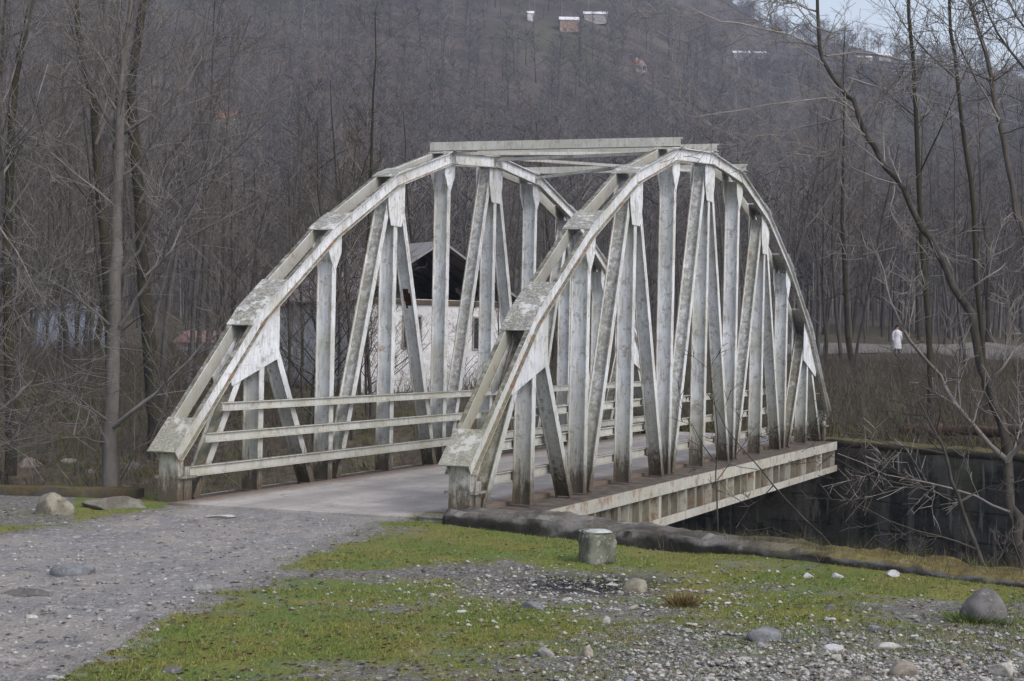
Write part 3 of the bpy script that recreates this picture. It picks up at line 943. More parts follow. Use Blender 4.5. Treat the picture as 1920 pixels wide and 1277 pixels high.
# ------------------------------------------------------------------ moss and grass blades, dead leaves
def blades(name, P, hmin, hmax, wid, mat, label, cat, lean=.5, seed=1):
    r = np.random.RandomState(seed); n = len(P)
    a = r.rand(n)*6.28; h = hmin+(hmax-hmin)*r.rand(n)**1.6
    w = wid*(.6+.8*r.rand(n))
    d = np.stack([np.cos(a), np.sin(a), np.zeros(n)], -1)
    l = r.normal(0, lean, (n, 2))*h[:, None]
    V = np.zeros((n, 3, 3))
    V[:, 0] = P-d*w[:, None]; V[:, 1] = P+d*w[:, None]
    V[:, 2] = P; V[:, 2, 0] += l[:, 0]; V[:, 2, 1] += l[:, 1]; V[:, 2, 2] += h
    V[:, :2, 2] -= .004
    T = np.arange(n*3).reshape(-1, 3)
    o = link(name, mesh_np(name, V.reshape(-1, 3), None, T, mat))
    return tag(o, label, cat, None, 'stuff')
def mat_blade(name, cols):
    k = NT(name, .9, .1)
    ri = k.geo.outputs['Random Per Island']; n = k.noise(k.coord('world'), 1.6, 4, .6)
    c = k.mix(k.ss(n, .4, .6), cols[0], cols[1])
    c = k.mix(k.ss(ri, .5, .75), c, cols[2]); c = k.mix(k.ss(ri, .85, .95), c, cols[3])
    k.color(c); return k.m
M['grass0'] = mat_simple('moss_and_grass', (.17, .168, .046), (.125, .138, .038), 1.1, .9, (.19, .15, .055), 7, 0)
M['grass'] = mat_blade('moss_and_grass_blades', ((.215, .215, .058), (.12, .185, .045), (.115, .125, .04), (.30, .25, .10)))
M['straw'] = mat_simple('dry_grass', (.20, .15, .06), (.13, .095, .04), 3, .9, None, 9, 0)
M['leaf'] = mat_simple('dead_leaf', (.085, .05, .03), (.15, .10, .06), 30, .9, None, 9, 0)
def scatter_near(n, seed, wfun):
    r = np.random.RandomState(seed); out = []
    while sum(len(a) for a in out) < n:
        px = r.uniform(-40, 1960, 60000); py = r.uniform(955, 1330, 60000)
        # uniform on the ground
        d = FW[None]+RT[None]*((px-960)/F)[:, None]+UP[None]*((638.5-py)/F)[:, None]
        t = (0-CZ)/d[:, 2]
        x, y = d[:, 0]*t, d[:, 1]*t
        ok = (y < near_edge(x)-.5) & (r.rand(len(x)) < wfun(x, y, px, py))
        x, y = x[ok], y[ok]
        out.append(np.stack([x, y, height(x, y)], -1))
    return np.concatenate(out)[:n]
def w_grass(x, y, px, py):
    tr = poly_mask(x, y, track_poly)
    st = np.maximum(sstep(1160, 1250, py)*sstep(900, 1250, px), np.exp(-(((px-1100)/260)**2+((py-1110)/30)**2)))
    n = sstep(.40, .58, fbm(x*.9, y*1.4, 81, 4)*.55+fbm(x*2.5, y*2.5, 91, 3)*.45)
    return np.where(tr, 0.0, np.clip(n*(1-st*.9)+.06*(1-st*.6), 0, 1))
blades('moss', scatter_near(105000, 3, w_grass), .005, .028, .004, M['grass'], 'short yellow green moss and grass carpeting the near bank', 'moss', .5, 5)
P = scatter_near(4200, 7, lambda x, y, px, py: np.where(poly_mask(x, y, track_poly), .15, .8))
def leaves(P, seed):
    r = np.random.RandomState(seed); n = len(P); a = r.rand(n)*6.28; s = .010+.016*r.rand(n)
    c, d = np.cos(a)*s, np.sin(a)*s
    V = np.zeros((n, 4, 3))
    V[:, 0] = P+np.stack([c, d, 0*c+.004], -1); V[:, 1] = P+np.stack([-d*.6, c*.6, .4*s+.004], -1)
    V[:, 2] = P+np.stack([-c, -d, .2*s+.004], -1); V[:, 3] = P+np.stack([d*.6, -c*.6, .5*s+.003], -1)
    o = link('fallen_leaves', mesh_np('fallen_leaves', V.reshape(-1, 3), np.arange(n*4).reshape(-1, 4), None, M['leaf']))
    tag(o, 'brown dead leaves scattered over the moss', 'leaves', None, 'stuff')
leaves(P, 8)
# dry tuft near the burnt patch, green tuft beside the boulder
r_ = np.random.RandomState(5)
def tuft(px, py, rad_, n, h0, h1, mat, name, label, cat, wid=.004):
    p = near_ground(px, py)
    q = r_.normal(0, rad_*.5, (n, 2))
    P = np.stack([q[:, 0], q[:, 1], np.zeros(n)], -1)
    a = r_.rand(n)*6.28; h = h0+(h1-h0)*r_.rand(n)
    V = np.zeros((n, 3, 3)); d = np.stack([np.cos(a), np.sin(a), 0*a], -1)*wid
    V[:, 0] = P-d; V[:, 1] = P+d; V[:, 2] = P*1.9+np.stack([r_.normal(0, .3, n)*h, r_.normal(0, .3, n)*h, h], -1)
    o = link(name, mesh_np(name, V.reshape(-1, 3), None, np.arange(3*n).reshape(-1, 3), mat), None, tuple(p))
    return tag(o, label, cat)
tuft(1280, 1135, .11, 420, .04, .13, M['straw'], 'grass_tuft', 'dry brown grass tuft right of the burnt patch', 'plant')
M['herb'] = mat_simple('green_herb', (.05, .085, .02), (.08, .12, .03), 9, .8, None, 9, 0)
tuft(1818, 1172, .12, 500, .03, .12, M['herb'], 'grass_tuft', 'fresh green weeds at the foot of the dark grey boulder', 'plant', .007)
tuft(1935-60, 1178, .08, 200, .03, .09, M['herb'], 'grass_tuft', 'small green weeds on the outer side of the dark grey boulder', 'plant', .007)
tuft(800, 975, .14, 300, .03, .10, M['grass'], 'grass_tuft', 'green grass tuft at the corner of the pale concrete slab', 'plant')

def wall_weeds():
    r = np.random.RandomState(44); V = []; T = []; b = 0
    px_ = np.array([q[0] for q in pathn]); py_ = np.array([q[1] for q in pathn])
    for j in range(1500):
        x = r.uniform(.4, 7.0)**1.0
        if r.rand() > np.clip((x-.2)/2.2, .12, 1): continue
        y = np.interp(x, px_, py_)+r.normal(0, .22)
        z = float(height(x, min(y, np.interp(x, px_, py_)-.3)))+.04
        for q in range(3):
            h = r.uniform(.04, .20); p0 = np.array([x+r.normal(0, .03), y+r.normal(0, .03), z])
            p1 = p0+np.array([r.normal(0, .5)*h, r.normal(0, .5)*h, h]); d = np.append(unit(r.normal(size=2)), 0)*.003
            V += [p0-d, p0+d, p1]; T.append((b, b+1, b+2)); b += 3
    o = link('weeds', mesh_np('weeds', np.array(V), None, np.array(T), mat_blade('edge_weeds', ((.13, .10, .06), (.10, .11, .035), (.07, .055, .04), (.20, .16, .10)))))
    tag(o, 'dry weeds and moss tufts along the top of the wing wall', 'weeds', None, 'stuff')
def unit(v): return v/(np.linalg.norm(v)+1e-9)
wall_weeds()
# ------------------------------------------------------------------ trees
def tube(path, radii, sides):
    path = np.asarray(path, float); n = len(path)
    t = np.gradient(path, axis=0); t /= np.linalg.norm(t, axis=1, keepdims=True)+1e-9
    ref = np.array([0, 0, 1.0]) if abs(t[0, 2]) < .9 else np.array([1.0, 0, 0])
    s = np.cross(t, ref); s /= np.linalg.norm(s, axis=1, keepdims=True)+1e-9
    u = np.cross(s, t)
    a = np.arange(sides)/sides*2*math.pi
    V = path[:, None]+(s[:, None]*np.cos(a)[None, :, None]+u[:, None]*np.sin(a)[None, :, None])*np.asarray(radii)[:, None, None]
    i = np.arange(n-1)[:, None]*sides; k = np.arange(sides)[None]; k2 = (k+1) % sides
    Q = np.stack([i+k, i+k2, i+sides+k2, i+sides+k], -1).reshape(-1, 4)
    return V.reshape(-1, 3), Q
class TB:
    def __init__(s): s.V = []; s.Q = []; s.n = 0
    def add(s, path, radii, sides=3):
        V, Q = tube(path, radii, sides)
        s.V.append(V); s.Q.append(Q+s.n); s.n += len(V)
    def mesh(s, name, mat):
        return mesh_np(name, np.concatenate(s.V), np.concatenate(s.Q), None, mat, True)
def unit(v): return v/(np.linalg.norm(v)+1e-9)
RMIN = .0028
def grow(tb, r, p, d, L, rad0, lev, nseg=4, up=.18, wig=.16, kids=(6, 5), sides=4, tip=.3):
    """a limb with its twigs, kinked the way bare alder and hornbeam shoots are"""
    pts = [p]; dd = unit(d)
    for k in range(nseg):
        dd = unit(dd+r.normal(0, wig, 3)+np.array([0, 0, up*.5]))
        pts.append(pts[-1]+dd*L/nseg)
    pts = np.array(pts)
    tb.add(pts, np.linspace(rad0, max(rad0*tip, RMIN*.7), nseg+1), max(3, sides))
    if lev <= 0: return
    n = kids[0] if len(kids) else 0
    n = max(1, int(n*(.7+.6*r.rand())))
    for j in range(n):
        t = r.uniform(.18, .98)
        f = t*nseg; i = min(int(f), nseg-1)
        q = pts[i]+(pts[i+1]-pts[i])*(f-i)
        ax = unit(pts[i+1]-pts[i])
        side = unit(np.cross(ax, r.normal(size=3)))
        nd = unit(ax*r.uniform(.5, 1.0)+side*r.uniform(.6, 1.0))
        grow(tb, r, q, nd, L*r.uniform(.25, .5)*(1.15-t*.5), max(rad0*(1-t*.6)*.5, RMIN), lev-1, max(2, nseg-1), up, wig, kids[1:], 3, tip)
def tree_proto(seed, H, r0, nl=16, spread=.32, crown0=.3, kids=(9, 7), lean=0.0):
    r = np.random.RandomState(seed)
    tk = TB(); cr = TB()
    n = 9; pts = [np.zeros(3)]
    dd = np.array([r.normal(0, lean), r.normal(0, lean), 1.0])
    for k in range(n):
        dd = unit(dd+np.array([r.normal(0, .05), r.normal(0, .05), .12]))
        pts.append(pts[-1]+dd*H/n)
    pts = np.array(pts); pts[0, 2] -= .4
    rr = np.linspace(r0, .018, n+1); rr[0] *= 1.25
    tk.add(pts, rr, 7)
    for j in range(nl):
        t = crown0+(1-crown0)*((j+r.rand())/nl)
        f = t*n; i = min(int(f), n-1)
        q = pts[i]+(pts[i+1]-pts[i])*(f-i)
        a = j*2.4+r.normal(0, .4)
        el = r.uniform(.45, 1.15)
        d = np.array([math.cos(a)*math.cos(el), math.sin(a)*math.cos(el), math.sin(el)])
        L = H*spread*(1.15-t*.75)*r.uniform(.7, 1.2)
        grow(cr, r, q, d, L, max(.012, r0*(1-t)*.45), 2, 4, .25, .15, kids, 4)
    return tk.mesh('trunk', None), cr.mesh('crown', None)
PR = []
RMIN = .0052
spec = [(14, .11, 18, .27, .32), (16, .13, 20, .26, .36), (12, .09, 18, .31, .22), (15, .10, 17, .24, .4), (10, .085, 18, .36, .14), (17, .15, 20, .29, .34), (7.5, .055, 17, .40, .08)]
for i, (H, r0, nl, sp, c0) in enumerate(spec):
    PR.append((H, tree_proto(300+i, H, r0, nl, sp, c0)))
mats = ['bark_brown', 'bark_grey', 'bark_brown', 'bark_grey', 'bark_brown', 'bark_dark', 'bark_brown']
for (H, (a, b)), mk in zip(PR, mats):
    a.materials.append(M[mk]); b.materials.append(M['twig_grey' if mk == 'bark_grey' else 'twig_brown'])
def put_tree(k, x, y, sc, rz, label, group, name='bare_tree'):
    H, (ta, tb) = PR[k]
    o = empty(name, (x, y, float(height(x, y))), rz)
    o.scale = (sc, sc, sc)
    o.rotation_euler = (.07*math.sin(x*12.9+y*7.1), .07*math.sin(x*5.3+y*17.7), rz)
    link('trunk', ta, o); link('crown', tb, o)
    return tag(o, label, 'tree', group)
rt = np.random.RandomState(77)
def clear_of(x, y):
    # keep the house, its yard and the far track open
    px = 960+F*x/y
    if 560 < px < 1010 and y < 66: return False
    if 46 < y < 62 and 480 < px < 560: return False
    if 395 < px < 510 and 70 < y: return False
    if 1560 < px < 1950 and (88 < y < 112): return False
    if 1615 < px < 1755 and y < 112: return False
    return True
n = 0; placed = []
while n < 275:
    u = rt.rand()
    y = 46+ (158-46)*u**.8
    x = rt.uniform(-.335, .335)*y
    px = px_ = 960+F*x/y
    if y < far_edge(x)+3.5: continue
    if y < 60 and px > 430: continue
    if y < 75 and px > 1480 and rt.rand() < .7: continue
    if not clear_of(x, y): continue
    if vnoise(np.array([x*.16]), np.array([y*.11]), 4)[0] < .8*rt.rand()-.08: continue
    if any((x-a)**2+(y-b)**2 < 1.1 for a, b in placed): continue
    placed.append((x, y))
    k = rt.choice(7, p=[.17, .13, .16, .15, .15, .07, .17])
    put_tree(k, x, y, rt.uniform(.8, 1.12)*(1-.40*math.exp(-((px_-960)/470)**4)), rt.uniform(0, 6.28), 'slender bare tree standing in the leafless wood behind the river', 'bare trees of the wood behind the river')
    n += 1

RMIN = .0042
for (px, y, k, sc) in ((548, 47, 6, .95), (585, 50, 4, .75), (690, 52, 6, .8), (612, 56, 2, .75), (640, 50, 4, .6), (660, 55, 5, .7), (600, 53, 6, .8), (570, 56, 4, .7), (860, 53, 6, .55), (935, 55, 6, .6), (740, 55, 6, .5), (675, 57, 2, .6), (625, 48, 4, .85), (665, 47, 6, 1.0), (700, 49, 4, .7), (590, 46, 6, 1.05), (720, 57, 6, .7)):
    p = at(px, 640, y)
    put_tree(k, p[0], y, sc, px*.7, 'small bushy leafless tree growing in front of the white house', 'small trees before the white house')
for (px, y, k, sc) in ((40, 62, 2, .8), (85, 66, 4, .8), (110, 72, 0, .9), (140, 60, 6, 1.0), (170, 68, 4, .8), (400, 60, 4, .7), (430, 64, 2, .8), (455, 58, 6, .9), (480, 66, 4, .8), (60, 80, 1, .9), (130, 84, 3, .9)):
    p = at(px, 640, y)
    put_tree(k, p[0], y, sc, px*.7, 'slender bare tree standing in the leafless wood behind the river', 'bare trees of the wood behind the river')
for (px, off, sc) in ((1690, 1.3, .40), (1835, 1.2, .42), (1905, 1.8, .44)):
    for D in np.linspace(15, 24, 91):
        p = at(px, 1000, D)
        if D > near_edge(p[0])+off: break
    put_tree(6 if px % 20 else 4, p[0], D, sc, px*.9, 'small bare shrub growing up from the river below the wing wall', 'bare shrubs below the wing wall', 'bare_shrub')
# far wood and wooded mountainside: one mass
def far_wood():
    r = np.random.RandomState(9)
    VS = []; TS = []
    protos_ = []
    for k in range(10):
        H = 1.0
        V = []; T = []
        def spike(p, q, w):
            p = np.array(p); q = np.array(q); d = unit(q-p)
            s = unit(np.cross(d, r.normal(size=3))); u = np.cross(d, s)
            b = len(V)
            for a in (0, 2.1, 4.2): V.append(p+(s*math.cos(a)+u*math.sin(a))*w)
            V.append(q)
            T.extend([(b, b+1, b+3), (b+1, b+2, b+3), (b+2, b, b+3)])
        bend = r.normal(0, .03, 2)
        spike((0, 0, -.05), (bend[0], bend[1], 1.0), .0095)
        for j in range(30):
            t = r.uniform(.22, .95)
            a = r.rand()*6.28; el = r.uniform(.4, 1.2); L = .30*(1.12-t*.8)*r.uniform(.6, 1.3)
            p = np.array([bend[0]*t, bend[1]*t, t]); d = np.array([math.cos(a)*math.cos(el), math.sin(a)*math.cos(el), math.sin(el)])
            spike(p, p+d*L, .0042)
            for m_ in range(5):
                tt = r.uniform(.25, .9); p2 = p+d*L*tt
                d2 = unit(d+r.normal(0, .6, 3)+np.array([0, 0, .2]))
                spike(p2, p2+d2*L*.6*r.uniform(.5, 1.1), .0026)
        protos_.append((np.array(V), np.array(T)))
    pts = []
    # y bands with growing spacing
    y = 150.0
    while y < 1250:
        sp = 2.7+max(0, y-150)*.0105
        w = .36*y
        nx = int(2*w/sp)
        xs = -w+2*w*(np.arange(nx)+r.rand(nx))/nx
        ys = y+r.normal(0, sp*.5, nx)
        for x_, y_ in zip(xs, ys): pts.append((x_, y_, sp))
        y += sp*1.25
    pts = np.array(pts)
    z = height(pts[:, 0], pts[:, 1])
    ppx, ppy = px_of(pts[:, 0], pts[:, 1], z)
    keep = np.ones(len(pts), bool)
    for (a, b, w, h) in CLEAR:
        keep &= ~((np.abs(ppx-a) < w) & (np.abs(ppy-b) < h))
    clearing = fbm(pts[:, 0]*.01, pts[:, 1]*.01, 99, 3)
    keep &= ~((clearing > .67) & (pts[:, 1] > 420) & (r.rand(len(pts)) < .75))
    pts = pts[keep]; z = z[keep]
    base = 0
    for k in range(10):
        sel = np.arange(len(pts)) % 10 == k
        n_ = sel.sum(); V, T = protos_[k]
        q = pts[sel]; zz = z[sel]
        hgt = r.uniform(9, 15, n_)*(.85+.35*vnoise(q[:, 0]*.02, q[:, 1]*.02, 5))
        a = r.rand(n_)*6.28; ca, sa = np.cos(a)[:, None], np.sin(a)[:, None]
        thick = (1+np.maximum(0, q[:, 1]-200)*.0016)[:, None]
        wd = hgt[:, None]*thick**.9
        X = (V[None, :, 0]*ca-V[None, :, 1]*sa)*wd+q[:, 0:1]
        Y = (V[None, :, 0]*sa+V[None, :, 1]*ca)*wd+q[:, 1:2]
        Z = V[None, :, 2]*hgt[:, None]+zz[:, None]
        VS.append(np.stack([X, Y, Z], -1).reshape(-1, 3))
        TS.append((T[None]+(np.arange(n_)*len(V))[:, None, None]).reshape(-1, 3)+base)
        base += n_*len(V)
    print('far wood trees', len(pts))
    o = link('distant_woodland', mesh_np('distant_woodland', np.concatenate(VS), None, np.concatenate(TS), M['wood']))
    tag(o, 'dense leafless woodland covering the mountainside behind the bridge', 'woodland', None, 'stuff')
CLEAR = [(458, 452, 46, 58), (1066, 64, 26, 14), (1115, 50, 30, 13), (993, 38, 10, 7), (1203, 152, 18, 24), (1390, 124, 26, 18), (1425, 120, 16, 15), (1640, 120, 40, 9), (428, 268, 26, 56), (925, 95, 26, 30)]
far_wood()

# hand laid trees: limbs traced as they stand, each at its own distance
def path3(pts, D0, D1, r, jit=.15, wob=.012):
    n = len(pts)
    ds = np.linspace(D0, D1, n)+np.concatenate([[0], r.normal(0, jit, n-1)])
    P = np.array([at(a[0], a[1], d) for a, d in zip(pts, ds)])
    # subdivide with a touch of wobble
    out = [P[0]]
    for i in range(n-1):
        for k in (1, 2):
            q = P[i]+(P[i+1]-P[i])*k/2
            out.append(q+(r.normal(0, wob, 3) if k == 1 else 0))
    return np.array(out)
def traced_tree(name, label, trunk, limbs, seed, mat, matc, twig=10, tl=1.1, group=None, cat='tree', trunk_twigs=6, kids=(5,), foot=None, wob=.012):
    r = np.random.RandomState(seed)
    pts, D0, D1, w0, w1 = trunk
    P = path3(pts, D0, D1, r, .05, wob)
    if foot is not None:
        P = np.vstack([P[0]+np.array([foot[0], foot[1], foot[2]-P[0][2]]), P])
    tk = TB(); cr = TB()
    R = np.linspace(w0, w1, len(P))
    tk.add(P, R, 8)
    org = P[0].copy()
    def twigs(P, R, n, L):
        for j in range(n):
            t = r.uniform(.2, 1)*(len(P)-1); i = min(int(t), len(P)-2)
            q = P[i]+(P[i+1]-P[i])*(t-i)
            ax = unit(P[i+1]-P[i])
            d = unit(ax*r.uniform(.5, 1.0)+unit(np.cross(ax, r.normal(size=3)))*r.uniform(.5, 1))
            grow(cr, r, q, d, L*r.uniform(.5, 1.2), min(max(R[i]*.4, .003), .012), 1, 3, .12, .15, kids, 3)
    twigs(P[len(P)//2:], R[len(P)//2:], trunk_twigs, tl)
    for (pts, D0, D1, w0, w1) in limbs:
        Q = path3(pts, D0, D1, r)
        RR = np.linspace(w0, w1, len(Q))
        cr.add(Q, RR, 6)
        twigs(Q, RR, twig, tl)
    o = empty(name, tuple(org))
    for V in tk.V: V -= org
    for V in cr.V: V -= org
    a = link('trunk', tk.mesh('trunk', M[mat]), o)
    b = link('crown', cr.mesh('crown', M[matc]), o)
    return tag(o, label, cat, group)
def ln(pts, D0, D1, w0, w1): return (pts, D0, D1, w0, w1)
# leaning tree at the right, beyond the wing wall
traced_tree('leaning_tree', 'bare grey tree leaning left over the river, forked low at its base', ln([(1918, 1075), (1906, 1010), (1893, 951), (1889, 864), (1877, 790), (1856, 725), (1831, 642), (1802, 560), (1775, 505), (1745, 445), (1708, 387), (1678, 331), (1637, 271), (1611, 222), (1588, 180), (1543, 113), (1535, 60), (1532, -30)], 18.2, 21, .062, .018),
 [ln([(1889, 864), (1857, 835), (1792, 759), (1764, 705), (1705, 638), (1680, 587), (1665, 548), (1643, 470)], 18.4, 18.6, .03, .006),
  ln([(1535, 92), (1480, 65), (1420, 52), (1350, 40), (1290, 12)], 20.9, 20.2, .014, .004),
  ln([(1588, 184), (1545, 184), (1480, 192), (1400, 205), (1310, 218)], 20.6, 20, .013, .004),
  ln([(1607, 218), (1590, 218), (1520, 235), (1450, 248), (1370, 256)], 20.4, 21.4, .013, .004),
  ln([(1637, 268), (1600, 272), (1565, 285), (1530, 320)], 20.3, 20.6, .01, .003),
  ln([(1533, 22), (1490, 4), (1430, -10)], 21, 21, .012, .005),
  ln([(1548, 105), (1600, 98), (1680, 110), (1760, 128)], 20.8, 21.4, .013, .005),
  ln([(1590, 145), (1650, 165), (1710, 175), (1790, 200)], 20.6, 20, .012, .004),
  ln([(1560, 62), (1525, 50), (1500, 20), (1480, -20)], 21, 20.6, .01, .004),
  ln([(1678, 331), (1668, 390), (1690, 430), (1740, 478)], 20.2, 20, .01, .004),
  ln([(1889, 864), (1905, 845), (1935, 800)], 18.3, 18, .03, .02),
  ln([(1893, 960), (1830, 930), (1740, 905), (1660, 890), (1570, 850)], 18.2, 17.6, .015, .004),
  ln([(1856, 725), (1880, 690), (1910, 640), (1950, 600)], 18.8, 18.4, .014, .006),
  ln([(1800, 560), (1850, 520), (1890, 490), (1930, 440)], 19.2, 19, .012, .005)],
 501, 'bark_brown', 'twig_fore', 14, .75, trunk_twigs=26, kids=(7,), wob=.035, foot=(.05, .1, -3.0))
traced_tree('leaning_tree', 'bare tree at the right edge with several stems rising against the sky', ln([(1950, 560), (1925, 450), (1905, 400), (1890, 310), (1873, 225), (1858, 140), (1835, 60), (1806, -30)], 20.5, 22.5, .05, .02),
 [ln([(1873, 225), (1830, 150), (1800, 90), (1790, 60), (1745, 20), (1700, -10)], 21.5, 21, .014, .004),
  ln([(1950, 165), (1890, 90), (1855, 30), (1825, -30)], 21, 21.5, .018, .01),
  ln([(1880, 250), (1910, 240), (1950, 232)], 21, 20, .012, .006),
  ln([(1950, 90), (1905, 30), (1880, -20)], 21.5, 21.5, .016, .01),
  ln([(1860, 150), (1820, 128), (1770, 115), (1700, 112)], 21.8, 22, .01, .004),
  ln([(1838, 70), (1870, 40), (1905, 28), (1940, 24)], 22, 22, .009, .004)],
 503, 'bark_brown', 'twig_fore', 13, .8, trunk_twigs=22, kids=(7,), foot=(.35, -.4, -3.0))
traced_tree('young_tree', 'dark slim young tree rooted behind the wing wall before the far retaining wall', ln([(1848, 1085), (1838, 1045), (1815, 985), (1797, 930), (1778, 870), (1765, 830), (1742, 790), (1722, 752)], 17.6, 18.3, .028, .010),
 [ln([(1797, 935), (1740, 920), (1680, 905), (1620, 890), (1555, 852)], 17.9, 17.5, .011, .003),
  ln([(1830, 1030), (1760, 1005), (1690, 985), (1640, 962), (1578, 930)], 17.7, 17.3, .011, .003),
  ln([(1770, 850), (1700, 838), (1640, 825), (1585, 812), (1530, 775)], 18, 17.6, .010, .003),
  ln([(1790, 915), (1810, 850), (1822, 790), (1818, 720)], 18, 18.2, .010, .003),
  ln([(1755, 810), (1760, 740), (1752, 670), (1735, 600)], 18.2, 18.4, .008, .003),
  ln([(1800, 940), (1850, 915), (1900, 905), (1940, 900)], 17.9, 17.6, .009, .004)],
 505, 'bark_brown', 'bark_brown', 10, .6, trunk_twigs=8, foot=(.05, .1, -3.0))
traced_tree('sapling', 'thin upright sapling before the girder, growing behind the wing wall', ln([(1346, 1010), (1344, 930), (1345, 850), (1342, 770), (1330, 690)], 19.6, 19.8, .011, .003),
 [ln([(1345, 900), (1390, 840), (1425, 790)], 19.6, 19.4, .006, .002), ln([(1344, 870), (1300, 800), (1270, 750)], 19.6, 19.7, .006, .002)], 507, 'bark_brown', 'bark_brown', 3, .4, trunk_twigs=3, foot=(0, .4, -2.9))
traced_tree('sapling', 'thin sapling leaning left across the end of the girder', ln([(1568, 1035), (1510, 975), (1450, 910), (1400, 850), (1360, 800), (1325, 735)], 18.6, 18.8, .012, .003),
 [ln([(1450, 910), (1420, 940), (1385, 950)], 18.6, 18.5, .006, .002), ln([(1420, 880), (1360, 868), (1300, 850)], 18.7, 18.6, .005, .002), ln([(1540, 1005), (1500, 1010), (1440, 985)], 18.6, 18.4, .006, .002)], 509, 'bark_brown', 'bark_grey', 3, .4, trunk_twigs=3, foot=(0, .5, -2.9))
# big tree at the left
traced_tree('alder_tree', 'large bare grey tree with spreading limbs left of the bridge', ln([(205, 925), (206, 860), (208, 790), (212, 650), (215, 520), (218, 430), (222, 330), (224, 262), (226, 200), (232, 110), (243, 40), (246, -40)], 27.0, 27.6, .13, .035),
 [ln([(214, 800), (250, 770), (290, 740), (340, 690), (375, 650), (415, 622)], 27, 26, .038, .010),
  ln([(226, 610), (255, 560), (290, 505), (322, 470), (342, 420), (350, 340)], 27.1, 26.2, .03, .008),
  ln([(222, 520), (262, 470), (290, 400), (308, 340), (312, 290), (345, 200)], 27.2, 27.5, .028, .006),
  ln([(232, 250), (270, 225), (310, 195), (350, 160), (390, 95), (432, -10)], 27.5, 27, .03, .008),
  ln([(228, 330), (262, 305), (290, 260), (320, 205), (345, 140), (380, 60)], 27.4, 26, .025, .006),
  ln([(235, 480), (285, 400), (330, 365), (420, 300), (520, 212)], 27.3, 26.4, .022, .006),
  ln([(222, 262), (195, 210), (172, 165), (152, 100), (128, 30), (110, -20)], 27.5, 28, .038, .010),
  ln([(218, 270), (180, 180), (150, 90), (95, 30)], 27.5, 28.5, .020, .006),
  ln([(204, 790), (165, 762), (130, 735), (80, 705), (0, 660)], 27, 26, .022, .007),
  ln([(206, 610), (160, 570), (110, 535), (50, 495), (-20, 455)], 27.1, 27.8, .022, .007),
  ln([(214, 385), (180, 355), (140, 325), (75, 270), (0, 200)], 27.3, 28, .018, .005),
  ln([(200, 830), (160, 820), (110, 824), (40, 818), (-20, 800)], 27, 26.4, .014, .004),
  ln([(226, 160), (205, 90), (190, 30), (180, -20)], 27.6, 27, .02, .006),
  ln([(226, 900), (255, 840), (300, 818), (345, 805)], 27, 26.6, .012, .005)],
 511, 'bark_fore', 'twig_fore', 20, 1.6, trunk_twigs=26, kids=(8,), foot=(0, 0, -3.0))
traced_tree('alder_tree', 'bare limbed tree cut by the left edge with pale crossing branches', ln([(-40, 940), (-30, 830), (-22, 700), (-12, 560), (-5, 400), (4, 250), (-10, 100), (0, -40)], 25.6, 26, .09, .03),
 [ln([(-25, 790), (30, 745), (62, 715), (85, 650), (108, 585), (120, 520)], 25.6, 25.2, .028, .007),
  ln([(-30, 850), (20, 830), (42, 800), (72, 740)], 25.5, 25, .018, .006),
  ln([(-15, 600), (40, 550), (90, 500), (150, 400)], 25.7, 26.3, .018, .005),
  ln([(-5, 420), (30, 470), (60, 530), (120, 620)], 25.8, 25, .016, .005),
  ln([(0, 340), (25, 300), (60, 230), (90, 120)], 25.9, 25.5, .018, .005),
  ln([(2, 200), (30, 120), (45, 60), (60, -20)], 26, 26.4, .018, .006)],
 513, 'bark_grey', 'twig_fore', 18, 1.5, trunk_twigs=16, kids=(8,), foot=(0, 0, -3.0))
def dk_tree(label, trunk, limbs, seed):
    o = traced_tree('mossy_tree', label, trunk, limbs, seed, 'bark_dark', 'twig_brown', 18, 2.0, trunk_twigs=26, kids=(8,), foot=(0, 0, -1.5))
dk_tree('thick dark mossy trunk rising just right of the large grey tree', ln([(292, 790), (284, 700), (276, 600), (268, 500), (262, 380), (250, 250), (246, 150), (262, 50), (275, -40)], 46, 46.5, .21, .09),
 [ln([(262, 380), (310, 300), (370, 230), (430, 130), (470, 30)], 46, 45, .05, .012), ln([(250, 250), (200, 180), (160, 80), (130, -10)], 46, 47, .045, .012), ln([(270, 520), (330, 460), (400, 420), (480, 380)], 46, 46, .035, .01)], 515)
dk_tree('dark mossy trunk rising just left of the large grey tree', ln([(212, 800), (208, 650), (200, 500), (188, 380), (180, 270), (176, 200), (150, 90), (140, -30)], 50, 51, .18, .07),
 [ln([(180, 270), (210, 190), (230, 90), (240, -20)], 50, 50, .05, .014), ln([(190, 400), (130, 330), (80, 240), (40, 120)], 50, 49, .04, .01)], 517)
dk_tree('tall dark trunk among the scrub by the left edge of the picture', ln([(22, 800), (16, 650), (12, 480), (20, 300), (30, 140), (60, 0), (70, -40)], 44, 44, .15, .06),
 [ln([(16, 400), (70, 320), (120, 210), (150, 100)], 44, 43, .04, .01), ln([(20, 300), (-20, 220), (-40, 100)], 44, 44, .035, .01)], 519)
dk_tree('slender tall pole of a tree reaching the sky near the right edge', ln([(1745, 760), (1740, 600), (1728, 450), (1722, 330), (1718, 220), (1712, 110), (1703, -40)], 47, 47, .085, .045),
 [ln([(1722, 330), (1760, 250), (1790, 180), (1830, 90)], 47, 46, .025, .008), ln([(1718, 220), (1660, 170), (1600, 130)], 47, 48, .02, .007)], 521)
dk_tree('dark crooked trunk behind the leaning tree in the right-hand wood', ln([(1850, 760), (1842, 640), (1830, 520), (1826, 400), (1810, 280), (1795, 150), (1782, 60), (1778, -40)], 50, 50, .085, .04),
 [ln([(1795, 150), (1740, 100), (1690, 40), (1660, -10)], 50, 49, .03, .01), ln([(1810, 280), (1860, 210), (1900, 120)], 50, 50, .03, .01)], 523)

